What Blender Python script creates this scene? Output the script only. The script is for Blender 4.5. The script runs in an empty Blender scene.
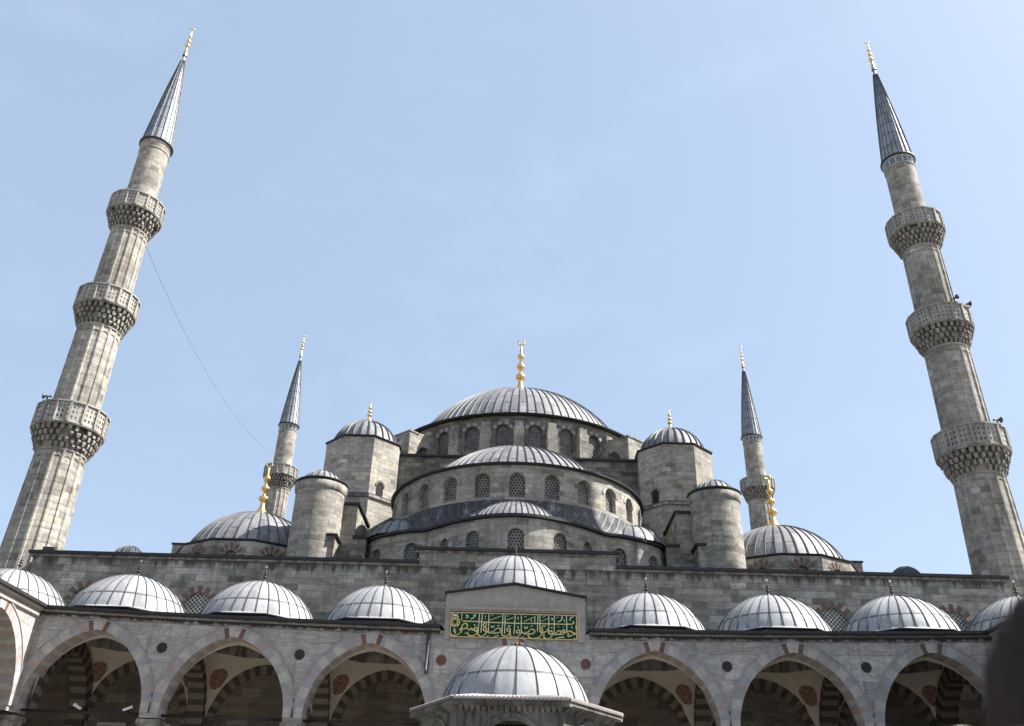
import bpy, bmesh, math, random
from math import sin, cos, pi, radians, sqrt, atan2, floor
from mathutils import Vector, Matrix
random.seed(7)
scene = bpy.context.scene
col = scene.collection

# ------------------------------------------------------------------ camera
F_PX, PITCH, ROLL, YAW = 869.4564, 0.5198, 0.0307, -0.0135
CAM = Vector((0.1245, -42.07, 1.6))
def cam_ray(px, py):
    x = (px-512)/F_PX; up = -(py-363)/F_PX
    c, s = cos(ROLL), sin(ROLL); x, up = c*x-s*up, s*x+c*up
    c, s = cos(PITCH), sin(PITCH); y, z = c-s*up, s+c*up
    c, s = cos(YAW), sin(YAW); x, y = c*x+s*y, -s*x+c*y
    return Vector((x, y, z))
cd = bpy.data.cameras.new('camera'); cam = bpy.data.objects.new('camera', cd); col.objects.link(cam)
fw = cam_ray(512, 363).normalized()
rt = (cam_ray(513, 363)-cam_ray(512, 363)).normalized(); upv = rt.cross(fw).normalized()
M = Matrix((rt, upv, -fw)).transposed().to_4x4(); M.translation = CAM
cam.matrix_world = M
cd.sensor_width = 36; cd.lens = F_PX/1024*36; cd.clip_start = .05; cd.clip_end = 5000
cd.dof.use_dof = True; cd.dof.focus_distance = 52; cd.dof.aperture_fstop = 2.8
scene.camera = cam

# ------------------------------------------------------------------ light
SUN_EL, SUN_AZ = radians(49), radians(0)      # azimuth measured from +X towards +Y
SUN_DIR = Vector((cos(SUN_EL)*cos(SUN_AZ), cos(SUN_EL)*sin(SUN_AZ), sin(SUN_EL)))
w = bpy.data.worlds.new('World'); scene.world = w; w.use_nodes = True
nt = w.node_tree; nt.nodes.clear()
wo = nt.nodes.new('ShaderNodeOutputWorld'); bg = nt.nodes.new('ShaderNodeBackground')
sky = nt.nodes.new('ShaderNodeTexSky'); sky.sky_type = 'NISHITA'; sky.sun_disc = False
sky.sun_elevation = SUN_EL; sky.sun_rotation = pi/2 - SUN_AZ
sky.altitude = 50; sky.air_density = 1.0; sky.dust_density = 2.5; sky.ozone_density = 1.0
bg.inputs['Strength'].default_value = 0.068
# faint thin cloud far up in the sky
tc = nt.nodes.new('ShaderNodeTexCoord'); mp = nt.nodes.new('ShaderNodeMapping'); mp.inputs['Scale'].default_value = (2.2, 2.2, 5.0)
nz = nt.nodes.new('ShaderNodeTexNoise'); nz.inputs['Scale'].default_value = 2.1; nz.inputs['Detail'].default_value = 7; nz.inputs['Roughness'].default_value = .62
rp = nt.nodes.new('ShaderNodeValToRGB'); rp.color_ramp.elements[0].position = .5; rp.color_ramp.elements[1].position = .85
rp.color_ramp.elements[0].color = (.5, .5, .5, 1); rp.color_ramp.elements[1].color = (.66, .66, .66, 1)
mx = nt.nodes.new('ShaderNodeMix'); mx.data_type = 'RGBA'; mx.inputs['B'].default_value = (3.6, 4.5, 5.75, 1)
L = nt.links.new
L(tc.outputs['Generated'], mp.inputs[0]); L(mp.outputs[0], nz.inputs['Vector']); L(nz.outputs['Fac'], rp.inputs[0])
L(rp.outputs[0], mx.inputs['Factor']); L(sky.outputs[0], mx.inputs['A']); L(mx.outputs['Result'], bg.inputs[0]); L(bg.outputs[0], wo.inputs[0])
sd = bpy.data.lights.new('sun', 'SUN'); sd.energy = 4.9; sd.angle = radians(.53); sd.color = (1, .96, .90)
so = bpy.data.objects.new('sun', sd); col.objects.link(so)
so.rotation_euler = (-SUN_DIR).to_track_quat('-Z', 'Y').to_euler(); so.location = (60, 0, 90)
scene.view_settings.view_transform = 'Standard'; scene.view_settings.look = 'None'
scene.view_settings.gamma = 1; scene.view_settings.exposure = 1.5
scene.render.engine = 'CYCLES'; scene.render.filter_size = 1.1; scene.cycles.max_bounces = 6; scene.cycles.diffuse_bounces = 4

# ------------------------------------------------------------------ materials
class NT:
    def __init__(s, name):
        s.m = bpy.data.materials.new(name); s.m.use_nodes = True; s.t = s.m.node_tree; s.t.nodes.clear()
        s.o = s.n('OutputMaterial'); s.b = s.n('BsdfPrincipled'); s.l(s.b.outputs[0], s.o.inputs[0])
    def n(s, k, **kw):
        x = s.t.nodes.new('ShaderNode'+k)
        for a, b in kw.items(): setattr(x, a, b)
        return x
    def l(s, a, b): s.t.links.new(a, b)
    def noise(s, vec, scale, detail=5, rough=.6):
        x = s.n('TexNoise'); x.inputs['Scale'].default_value = scale; x.inputs['Detail'].default_value = detail; x.inputs['Roughness'].default_value = rough
        if vec is not None: s.l(vec, x.inputs['Vector'])
        return x.outputs['Fac']
    def mapping(s, vec, scale, loc=(0, 0, 0), rot=(0, 0, 0)):
        x = s.n('Mapping'); x.inputs['Scale'].default_value = scale; x.inputs['Location'].default_value = loc; x.inputs['Rotation'].default_value = rot
        s.l(vec, x.inputs[0]); return x.outputs[0]
    def ramp(s, v, stops):
        x = s.n('ValToRGB'); e = x.color_ramp.elements
        while len(e) < len(stops): e.new(.5)
        for q, (p, c) in zip(e, stops):
            q.position = p; q.color = (c, c, c, 1) if not hasattr(c, '__len__') else (*c, 1)
        s.l(v, x.inputs[0]); return x.outputs[0]
    def mix(s, a, b, f, mode='MIX'):
        x = s.n('Mix'); x.data_type = 'RGBA'; x.blend_type = mode
        for v, i in ((a, 'A'), (b, 'B')):
            if hasattr(v, '__len__'): x.inputs[i].default_value = (*v, 1)
            else: s.l(v, x.inputs[i])
        if isinstance(f, (int, float)): x.inputs['Factor'].default_value = f
        else: s.l(f, x.inputs['Factor'])
        return x.outputs['Result']
    def math(s, op, a, b=0.0, c=None):
        x = s.n('Math'); x.operation = op
        for i, v in enumerate((a, b) + ((c,) if c is not None else ())):
            if isinstance(v, (int, float)): x.inputs[i].default_value = v
            else: s.l(v, x.inputs[i])
        return x.outputs[0]
    def bump(s, h, strength=.4, dist=.02, nrm=None):
        x = s.n('Bump'); x.inputs['Strength'].default_value = strength; x.inputs['Distance'].default_value = dist
        s.l(h, x.inputs['Height'])
        if nrm is not None: s.l(nrm, x.inputs['Normal'])
        return x.outputs[0]
    def set(s, color=None, rough=None, metal=None, normal=None, spec=None):
        for v, k in ((color, 'Base Color'), (rough, 'Roughness'), (metal, 'Metallic'), (normal, 'Normal'), (spec, 'Specular IOR Level')):
            if v is None: continue
            if hasattr(v, '__len__'): s.b.inputs[k].default_value = (*v, 1)
            elif isinstance(v, (int, float)): s.b.inputs[k].default_value = v
            else: s.l(v, s.b.inputs[k])
        return s.m

def stone(name, c1, c2, mortar, bw=.95, bh=.42, ms=.014, dirt=.55, streak=.6, drip=None, crust=(.035, .032, .028), off=0):
    s = NT(name); tc = s.n('TexCoord'); ob = s.mapping(tc.outputs['Object'], (1, 1, 1), (off*3.1, off*1.7, off*.6))
    uv = tc.outputs['UV']
    wob = s.n('VectorMath'); wob.operation = 'ADD'
    nn = s.n('TexNoise'); nn.inputs['Scale'].default_value = .9; s.l(ob, nn.inputs['Vector'])
    sc = s.n('VectorMath'); sc.operation = 'SCALE'; sc.inputs['Scale'].default_value = .03; s.l(nn.outputs['Color'], sc.inputs[0])
    s.l(uv, wob.inputs[0]); s.l(sc.outputs[0], wob.inputs[1])
    br = s.n('TexBrick'); br.offset = .5; s.l(wob.outputs[0], br.inputs['Vector'])
    br.inputs['Color1'].default_value = (0, 0, 0, 1); br.inputs['Color2'].default_value = (1, 1, 1, 1); br.inputs['Mortar'].default_value = (.5, .5, .5, 1)
    br.inputs['Scale'].default_value = 1; br.inputs['Mortar Size'].default_value = ms; br.inputs['Mortar Smooth'].default_value = .2
    br.inputs['Brick Width'].default_value = bw; br.inputs['Row Height'].default_value = bh; br.inputs['Bias'].default_value = 0
    mid = tuple((a+b)/2 for a, b in zip(c1, c2))
    warm = (c1[0]*1.0, c1[1]*.94, c1[2]*.84)
    bc = s.ramp(br.outputs['Color'], [(0, tuple(v*.68 for v in c2)), (.16, c2), (.5, mid), (.82, c1), (.93, warm), (1, tuple(min(v*1.22, .6) for v in c1))])
    c = bc
    hz_ = s.noise(s.mapping(ob, (.35, .35, 2.6)), 1.3, 7, .72)          # long horizontal dabs of weathering
    c = s.mix(c, (.5, .48, .45), s.math('MULTIPLY', s.ramp(hz_, [(.46, 0), (.62, .85)]), s.ramp(s.noise(ob, .16, 3), [(.4, .15), (.6, 1)])), 'MULTIPLY')
    n1 = s.noise(ob, .28, 7, .68)
    c = s.mix(c, (.42, .40, .37), s.ramp(n1, [(.38, 0), (.62, dirt)]), 'MULTIPLY')
    n3 = s.noise(ob, 3.6, 8, .75)
    c = s.mix(c, (.5, .48, .45), s.ramp(n3, [(.44, 0), (.68, .7)]), 'MULTIPLY')
    st = s.noise(s.mapping(ob, (1.1, 1.1, .07)), 1.0, 6, .7)
    st2 = s.noise(ob, .5, 3)
    sm = s.math('MULTIPLY', s.ramp(st, [(.5, 0), (.72, 1)]), s.ramp(st2, [(.38, 0), (.62, 1)]))
    c = s.mix(c, crust, s.math('MULTIPLY', sm, streak))
    if drip:                      # dark runs of crust hanging below a cornice edge (z_top, length)
        sp = s.n('SeparateXYZ'); s.l(uv, sp.inputs[0])
        for zt, ln, amt, thr in drip:
            dn = s.noise(s.mapping(ob, (1.6, 1.6, .05)), 1.6, 6, .75)
            h = s.math('DIVIDE', s.math('SUBTRACT', zt, sp.outputs[1]), ln)
            g = s.math('MULTIPLY', s.ramp(s.math('SUBTRACT', dn, s.math('MULTIPLY', h, .3)), [(thr, 0), (thr+.1, 1)]), s.ramp(h, [(0, 0), (.02, 1), (.98, 1), (1, 0)]))
            c = s.mix(c, crust, s.math('MULTIPLY', g, amt))
    c = s.mix(c, mortar, s.math('MULTIPLY', br.outputs['Fac'], .75))
    hh = s.math('ADD', s.math('MULTIPLY', br.outputs['Fac'], -1.0), s.math('MULTIPLY', n3, .7))
    return s.set(c, .88, normal=s.bump(hh, .6, .03), spec=.25)

MAT = {}
MAT['wall'] = stone('weathered_limestone', (.42, .402, .362), (.27, .258, .232), (.12, .114, .104), .9, .38, .014, .75, .9, [(16.05, 1.0, .85, .38), (17.0, .5, .6, .38)])
MAT['tower'] = stone('tower_limestone', (.44, .415, .365), (.34, .322, .285), (.155, .145, .13), .75, .33, .012, .6, .9, off=3)
MAT['minaret'] = stone('minaret_limestone', (.43, .405, .365), (.32, .302, .27), (.14, .132, .12), .62, .42, .012, .6, .8, crust=(.07, .063, .055), off=6)
MAT['block'] = stone('dark_limestone', (.30, .285, .25), (.19, .18, .16), (.08, .075, .068), .75, .35, .014, .75, .95, off=9)
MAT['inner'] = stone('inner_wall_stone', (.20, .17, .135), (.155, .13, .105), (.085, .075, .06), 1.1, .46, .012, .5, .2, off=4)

def marble():
    s = NT('grey_veined_marble'); tc = s.n('TexCoord'); ob = tc.outputs['Object']; uv = tc.outputs['UV']
    br = s.n('TexBrick'); s.l(uv, br.inputs['Vector']); br.offset = .37
    br.inputs['Color1'].default_value = (.46, .43, .39, 1); br.inputs['Color2'].default_value = (.33, .315, .295, 1); br.inputs['Mortar'].default_value = (.2, .19, .18, 1)
    br.inputs['Scale'].default_value = 1; br.inputs['Mortar Size'].default_value = .012; br.inputs['Brick Width'].default_value = 2.7; br.inputs['Row Height'].default_value = 1.13
    v = s.noise(s.mapping(ob, (.5, 1, 1.6), rot=(0, radians(35), 0)), 1.6, 8, .7)
    c = s.mix(br.outputs['Color'], (.6, .6, .62), s.ramp(v, [(.44, 0), (.5, .8), (.56, 0)]), 'MULTIPLY')
    v2 = s.noise(s.mapping(ob, (.3, 1, 1.2), rot=(0, radians(-40), 0)), .9, 7, .7)
    c = s.mix(c, (.7, .66, .6), s.ramp(v2, [(.45, 0), (.7, .9)]), 'MULTIPLY')
    st = s.noise(s.mapping(ob, (2.2, 1, .06)), 1.0, 6, .7)
    c = s.mix(c, (.1, .09, .085), s.ramp(st, [(.54, 0), (.74, .8)]))
    return s.set(c, .6, normal=s.bump(br.outputs['Fac'], .25, -.01), spec=.35)
MAT['marble'] = marble()

def plainstone(name, c, var=.35, rough=.8, scale=2.5, crust=0.0):
    s = NT(name); ob = s.n('TexCoord').outputs['Object']
    n = s.noise(ob, scale, 7, .68)
    x = s.mix(c, tuple(v*(1-var) for v in c), s.ramp(n, [(.35, 0), (.68, 1)]))
    n4 = s.noise(ob, scale*7, 4, .7)
    x = s.mix(x, (.75, .74, .72), s.ramp(n4, [(.4, 0), (.7, .6)]), 'MULTIPLY')
    if crust:
        x = s.mix(x, (.03, .028, .025), s.math('MULTIPLY', s.ramp(s.noise(s.mapping(ob, (1.7, 1.7, .3)), 1.5, 6, .72), [(.45, 0), (.62, 1)]), crust))
    return s.set(x, rough, normal=s.bump(n4, .35, .015), spec=.3)
MAT['vpale'] = plainstone('pale_voussoir', (.43, .40, .37), .3)
MAT['vgrey'] = plainstone('grey_voussoir', (.33, .32, .32), .3)
MAT['vpink'] = plainstone('pink_voussoir', (.37, .285, .25), .3)
MAT['vred'] = plainstone('red_voussoir', (.18, .095, .072), .4)
MAT['vdark'] = plainstone('dark_voussoir', (.075, .06, .052), .4)
MAT['vbuff'] = plainstone('buff_voussoir', (.19, .16, .13), .3)
MAT['plaster'] = plainstone('cream_plaster', (.52, .465, .385), .15, .9, .8)
MAT['cornice'] = plainstone('cornice_stone', (.30, .285, .265), .5, .85, 1.6, .75)
MAT['carved'] = plainstone('carved_stone', (.34, .315, .275), .55, .85, 1.6, .6)
MAT['kiosk'] = plainstone('weathered_marble', (.19, .18, .165), .6, .8, 1.8, .95)
MAT['moulding'] = plainstone('beige_moulding', (.38, .345, .31), .25, .8, 1.5, .1)
MAT['porphyry'] = plainstone('porphyry', (.16, .065, .05), .3, .6, 9)
MAT['slate'] = plainstone('black_stone', (.025, .024, .026), .3, .6, 9)
MAT['dark'] = plainstone('dark_void', (.02, .018, .016), .2, .9)
MAT['paving'] = stone('marble_paving', (.30, .285, .26), (.25, .24, .22), (.15, .14, .13), 1.4, .8, .01, .3, 0)

def lead(name, c, dark=.55, stain=.5, seam=.05, var=.34, rough=.46, stagger=False):
    s = NT(name); tc = s.n('TexCoord'); ob = tc.outputs['Object']
    sp = s.n('SeparateXYZ'); s.l(tc.outputs['UV'], sp.inputs[0]); u, v = sp.outputs[0], sp.outputs[1]
    fu = s.math('FLOOR', u)
    if stagger: v = s.math('ADD', v, s.math('MULTIPLY', s.math('MODULO', fu, 2.0), .5))
    fv = s.math('FLOOR', v)
    wn = s.n('TexWhiteNoise'); wn.noise_dimensions = '2D'; cb = s.n('CombineXYZ'); s.l(fu, cb.inputs[0]); s.l(fv, cb.inputs[1]); s.l(cb.outputs[0], wn.inputs['Vector'])
    x = s.mix(tuple(k*(1-var) for k in c), tuple(min(k*(1+var*.5), 1) for k in c), wn.outputs['Value'])
    cs = s.n('CombineXYZ'); s.l(s.math('MULTIPLY', u, 1.7), cs.inputs[0]); s.l(s.math('MULTIPLY', v, .55), cs.inputs[1])
    st = s.noise(cs.outputs[0], 1.3, 7, .7)
    x = s.mix(x, tuple(k*.4 for k in c), s.ramp(st, [(.5, 0), (.74, stain)]))
    n = s.noise(ob, 1.1, 7, .7)
    x = s.mix(x, (.6, .6, .62), s.ramp(n, [(.4, 0), (.7, dark)]), 'MULTIPLY')
    ox = s.noise(s.mapping(ob, (1, 1, .6)), 1.7, 8, .75)
    x = s.mix(x, (.47, .475, .48), s.ramp(ox, [(.52, 0), (.7, .5)]))
    fr = s.math('FRACT', v)
    sm = s.math('LESS_THAN', fr, seam)
    x = s.mix(x, (.05, .05, .055), s.math('MULTIPLY', sm, .85))
    x = s.mix(x, (.72, .6, .5), s.ramp(s.noise(ob, 2.3, 5), [(.55, 0), (.75, .35)]), 'MULTIPLY')
    hh = s.math('ADD', s.math('MULTIPLY', n, .6), s.math('MULTIPLY', sm, .5))
    return s.set(x, s.ramp(n, [(.3, rough-.1), (.7, rough+.14)]), metal=.1, normal=s.bump(hh, .55, .05), spec=.45)
MAT['lead'] = lead('lead_sheet', (.20, .20, .204), stain=.75, rough=.55, stagger=True)
MAT['lead_bright'] = lead('pale_lead_sheet', (.30, .305, .312), .55, .7, .05, .28, .62)
MAT['lead_roof'] = lead('dark_lead_sheet', (.045, .046, .051), .5, .4, .03, .3, .75)
MAT['seam'] = plainstone('lead_seam', (.085, .087, .092), .3, .55, 6)
MAT['edge'] = plainstone('shaded_lead_edge', (.03, .03, .031), .4, .6, 3)  # dark lead of eaves and copings, their shade put into the near-black colour

def simple(name, c, rough=.5, metal=0., spec=.5):
    s = NT(name); n = s.noise(s.n('TexCoord').outputs['Object'], 14, 4)
    return s.set(s.mix(c, tuple(k*.72 for k in c), s.ramp(n, [(.4, 0), (.65, 1)])), rough, metal, spec=spec)
MAT['gold'] = simple('gilded_copper', (.78, .51, .19), .3, .9)
MAT['bronze'] = simple('dark_bronze', (.06, .05, .04), .5, .5)
MAT['pale_metal'] = simple('pale_metal', (.7, .68, .64), .4, .3)
MAT['iron'] = simple('black_iron', (.02, .019, .018), .6, .2)
MAT['white_metal'] = simple('white_enamel', (.75, .74, .7), .4)
MAT['horn'] = simple('grey_horn_metal', (.05, .052, .06), .5)
MAT['green'] = simple('green_enamel', (.006, .058, .026), .7, spec=.12)
MAT['goldpaint'] = simple('gold_leaf', (.74, .52, .2), .4, .1)
MAT['creampaint'] = simple('cream_paint', (.78, .72, .52), .5)
MAT['hair'] = simple('dark_hair', (.009, .0065, .005), .75, spec=.15)
def hairmat():
    s = NT('dark_hair'); ob = s.n('TexCoord').outputs['Object']; n = s.noise(s.mapping(ob, (160, 160, 9)), 1, 5, .7)
    return s.set(s.mix((.006, .0042, .0035), (.045, .025, .016), s.ramp(n, [(.42, 0), (.66, 1)])), .6, normal=s.bump(n, .8, .004), spec=.2)
MAT['hair'] = hairmat()
MAT['skin'] = simple('skin', (.45, .27, .19), .55)
MAT['cloth'] = simple('dark_jacket', (.02, .02, .026), .85)
MAT['denim'] = simple('dark_denim', (.03, .04, .07), .85)
MAT['shoe'] = simple('black_shoe', (.015, .014, .013), .6)
MAT['frame'] = simple('tortoise_frame', (.20, .10, .06), .3)

def tilemat():
    s = NT('blue_tile'); uv = s.n('TexCoord').outputs['UV']
    br = s.n('TexBrick'); s.l(uv, br.inputs['Vector']); br.inputs['Color1'].default_value = (.06, .11, .15, 1); br.inputs['Color2'].default_value = (.10, .16, .19, 1)
    br.inputs['Mortar'].default_value = (.35, .33, .3, 1); br.inputs['Scale'].default_value = 1; br.inputs['Brick Width'].default_value = .5; br.inputs['Row Height'].default_value = .9; br.inputs['Mortar Size'].default_value = .06
    return s.set(br.outputs['Color'], .35)
MAT['tile'] = tilemat()

def lattice(name, p, r, c, diag=False):
    # pierced stone screen: round holes on a staggered grid with dark glass behind
    s = NT(name); uv = s.n('TexCoord').outputs['UV']
    sp = s.n('SeparateXYZ'); s.l(uv, sp.inputs[0])
    def cell(x, o): return s.math('SUBTRACT', s.math('FRACT', s.math('ADD', s.math('DIVIDE', x, p if not diag else p), o)), .5)
    def dist(o1, o2, ky):
        a = cell(sp.outputs[0], o1); b = s.math('MULTIPLY', s.math('SUBTRACT', s.math('FRACT', s.math('ADD', s.math('DIVIDE', sp.outputs[1], p*ky), o2)), .5), ky)
        if diag: return s.math('ADD', s.math('ABSOLUTE', a), s.math('ABSOLUTE', b))
        return s.math('SQRT', s.math('ADD', s.math('MULTIPLY', a, a), s.math('MULTIPLY', b, b)))
    ky = 1.0 if diag else 1.732
    d = s.math('MINIMUM', dist(0, 0, ky), dist(.5, .5, ky))
    hole = s.ramp(d, [(r-.04, 1), (r+.02, 0)])
    n = s.noise(s.n('TexCoord').outputs['Object'], 2, 5)
    cc = s.mix(c, tuple(k*.55 for k in c), s.ramp(n, [(.4, 0), (.65, 1)]))
    c2 = s.mix(cc, (.012, .012, .014), hole)
    return s.set(c2, s.math('SUBTRACT', .85, s.math('MULTIPLY', hole, .55)), normal=s.bump(s.math('SUBTRACT', 1, hole), 1, .06))
MAT['lattice'] = lattice('pierced_stone_screen', .22, .38, (.28, .26, .23))
MAT['lattice_pale'] = lattice('pale_pierced_screen', .21, .385, (.30, .28, .24))
MAT['lattice_diag'] = lattice('diagonal_stone_screen', .24, .36, (.62, .59, .53), True)

def rosettemat():
    s = NT('painted_rosette'); uv = s.n('TexCoord').outputs['UV']
    v = s.n('TexVoronoi'); v.inputs['Scale'].default_value = 9; v.inputs['Randomness'].default_value = .35; s.l(uv, v.inputs['Vector'])
    return s.set(s.mix((.30, .25, .19), (.14, .045, .03), s.ramp(v.outputs['Distance'], [(.3, 0), (.42, 1)])), .8)
MAT['rosette'] = rosettemat()
def friezemat():
    s = NT('painted_frieze'); uv = s.n('TexCoord').outputs['UV']
    v = s.n('TexVoronoi'); v.inputs['Scale'].default_value = 3.4; s.l(uv, v.inputs['Vector'])
    wv = s.n('TexWave'); wv.inputs['Scale'].default_value = .9; wv.inputs['Distortion'].default_value = 5; s.l(uv, wv.inputs['Vector'])
    c = s.mix((.28, .235, .18), (.12, .035, .025), s.ramp(v.outputs['Distance'], [(.25, 1), (.38, 0)]))
    return s.set(s.mix(c, (.07, .06, .06), s.ramp(wv.outputs['Fac'], [(.5, 0), (.6, .8)])), .85)
MAT['frieze'] = friezemat()

# ------------------------------------------------------------------ mesh builder
class MB:
    def __init__(s): s.v = []; s.f = []; s.m = []; s.uv = []; s.mats = []; s.sm = []
    def mi(s, m):
        if m not in s.mats: s.mats.append(m)
        return s.mats.index(m)
    def poly(s, pts, m, uvs=None, smooth=False):
        P = [Vector(p) for p in pts]
        if uvs is None:
            n = Vector((0, 0, 0))
            for i in range(len(P)):
                a, b = P[i], P[(i+1) % len(P)]
                n += Vector(((a.y-b.y)*(a.z+b.z), (a.z-b.z)*(a.x+b.x), (a.x-b.x)*(a.y+b.y)))
            if n.length > 1e-12: n.normalize()
            if abs(n.z) > .8: uvs = [(p.x, p.y) for p in P]
            else:
                t = Vector((-n.y, n.x, 0)); t = t.normalized() if t.length > 1e-6 else Vector((1, 0, 0))
                uvs = [(p.dot(t), p.z) for p in P]
        b = len(s.v); s.v += [tuple(p) for p in P]; s.f.append(list(range(b, b+len(P)))); s.m.append(s.mi(m)); s.uv.append(uvs); s.sm.append(smooth)
    def box(s, x0, x1, y0, y1, z0, z1, m, top=None):
        p = lambda i, j, k: ((x0, x1)[i], (y0, y1)[j], (z0, z1)[k])
        for q in ([(0,0,0),(1,0,0),(1,0,1),(0,0,1)], [(1,1,0),(0,1,0),(0,1,1),(1,1,1)], [(0,1,0),(0,0,0),(0,0,1),(0,1,1)], [(1,0,0),(1,1,0),(1,1,1),(1,0,1)], [(0,0,0),(0,1,0),(1,1,0),(1,0,0)]):
            s.poly([p(*t) for t in q], m)
        s.poly([p(0,0,1), p(1,0,1), p(1,1,1), p(0,1,1)], top or m)
    def obox(s, c, ax, ay, az, m):          # oriented box: centre and three half-axis vectors
        c, ax, ay, az = Vector(c), Vector(ax), Vector(ay), Vector(az)
        for (a, b, d) in ((ax, ay, az), (-ax, az, ay), (ay, az, ax), (-ay, ax, az), (az, ax, ay), (-az, ay, ax)):
            s.poly([c+a-b-d, c+a+b-d, c+a+b+d, c+a-b+d], m)
    def prism(s, pl, z0, z1, m, top=None, bottom=True):
        n = len(pl); acc = 0
        for i in range(n):
            a, b = pl[i], pl[(i+1) % n]; d = sqrt((a[0]-b[0])**2+(a[1]-b[1])**2)
            s.poly([(a[0], a[1], z0), (b[0], b[1], z0), (b[0], b[1], z1), (a[0], a[1], z1)], m, [(acc, z0), (acc+d, z0), (acc+d, z1), (acc, z1)]); acc += d
        s.poly([(p[0], p[1], z1) for p in pl], top or m)
        if bottom: s.poly([(p[0], p[1], z0) for p in reversed(pl)], m)
    def lathe(s, cx, cy, prof, m, n=32, a0=0, a1=2*pi, smooth=True, uvs=None, uscale=None):
        for i in range(n):
            t0, t1 = a0+(a1-a0)*i/n, a0+(a1-a0)*(i+1)/n
            acc = 0
            for j in range(len(prof)-1):
                (r0, z0), (r1, z1) = prof[j], prof[j+1]; d = sqrt((r0-r1)**2+(z0-z1)**2)
                p = [(cx+r0*sin(t0), cy-r0*cos(t0), z0), (cx+r0*sin(t1), cy-r0*cos(t1), z0), (cx+r1*sin(t1), cy-r1*cos(t1), z1), (cx+r1*sin(t0), cy-r1*cos(t0), z1)]
                R = uscale or max(r0, r1)
                u = [(t0*R, z0), (t1*R, z0), (t1*R, z1), (t0*R, z1)] if abs(z1-z0) > .3*d else [(t0*R, z0+acc), (t1*R, z0+acc), (t1*R, z0+acc+d), (t0*R, z0+acc+d)]
                acc += d
                if r0 < 1e-6: p, u = p[1:], u[1:]
                elif r1 < 1e-6: p, u = p[:3], u[:3]
                s.poly(p, m, u, smooth)
    def tube(s, pts, r, m, n=8, closed=False):
        P = [Vector(p) for p in pts]; rings = []
        for i, p in enumerate(P):
            a = P[i-1] if (i > 0 or closed) else p; b = P[(i+1) % len(P)] if (i < len(P)-1 or closed) else p
            t = (b-a).normalized(); q = t.cross(Vector((0, 0, 1)))
            if q.length < 1e-3: q = t.cross(Vector((1, 0, 0)))
            q.normalize(); o = t.cross(q)
            rr = r[i] if hasattr(r, '__len__') else r
            rings.append([p+q*rr*cos(2*pi*k/n)+o*rr*sin(2*pi*k/n) for k in range(n)])
        N = len(P) if closed else len(P)-1
        for i in range(N):
            A, B = rings[i], rings[(i+1) % len(P)]
            for k in range(n): s.poly([A[k], A[(k+1) % n], B[(k+1) % n], B[k]], m, None, True)
        if not closed:
            s.poly(list(reversed(rings[0])), m); s.poly(rings[-1], m)
    def build(s, name, parent, base=(0, 0, 0), label=None, warp=None, merge=True):
        me = bpy.data.meshes.new(name)
        bx, by, bz = base
        vs = s.v if not warp else [(x, y, z+warp(x, y, z)) for x, y, z in s.v]
        me.from_pydata([(x-bx, y-by, z-bz) for x, y, z in vs], [], s.f)
        for m in s.mats: me.materials.append(MAT[m])
        me.polygons.foreach_set('material_index', s.m); me.polygons.foreach_set('use_smooth', s.sm)
        ul = me.uv_layers.new(name='UVMap'); flat = [c for f in s.uv for u in f for c in u]
        ul.data.foreach_set('uv', flat)
        if merge:
            b = bmesh.new(); b.from_mesh(me); bmesh.ops.remove_doubles(b, verts=b.verts, dist=.0004); bmesh.ops.recalc_face_normals(b, faces=b.faces); b.to_mesh(me); b.free()
        me.update()
        o = bpy.data.objects.new(name, me); col.objects.link(o)
        if parent is not None: o.parent = parent
        if label: o['label'] = label
        return o

def thing(name, label, cat, loc=(0, 0, 0), group=None):
    o = bpy.data.objects.new(name, None); col.objects.link(o); o.location = loc; o.empty_display_size = .5
    o['label'] = label; o['category'] = cat
    if group: o['group'] = group
    return o
def tag(o, label, cat, group=None):
    o['label'] = label; o['category'] = cat
    if group: o['group'] = group
    return o
def copy_tree(o, parent=None, keep=True):
    c = o.copy(); col.objects.link(c)
    if parent is not None: c.parent = parent
    for ch in list(o.children): copy_tree(ch, c)
    return c

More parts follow.
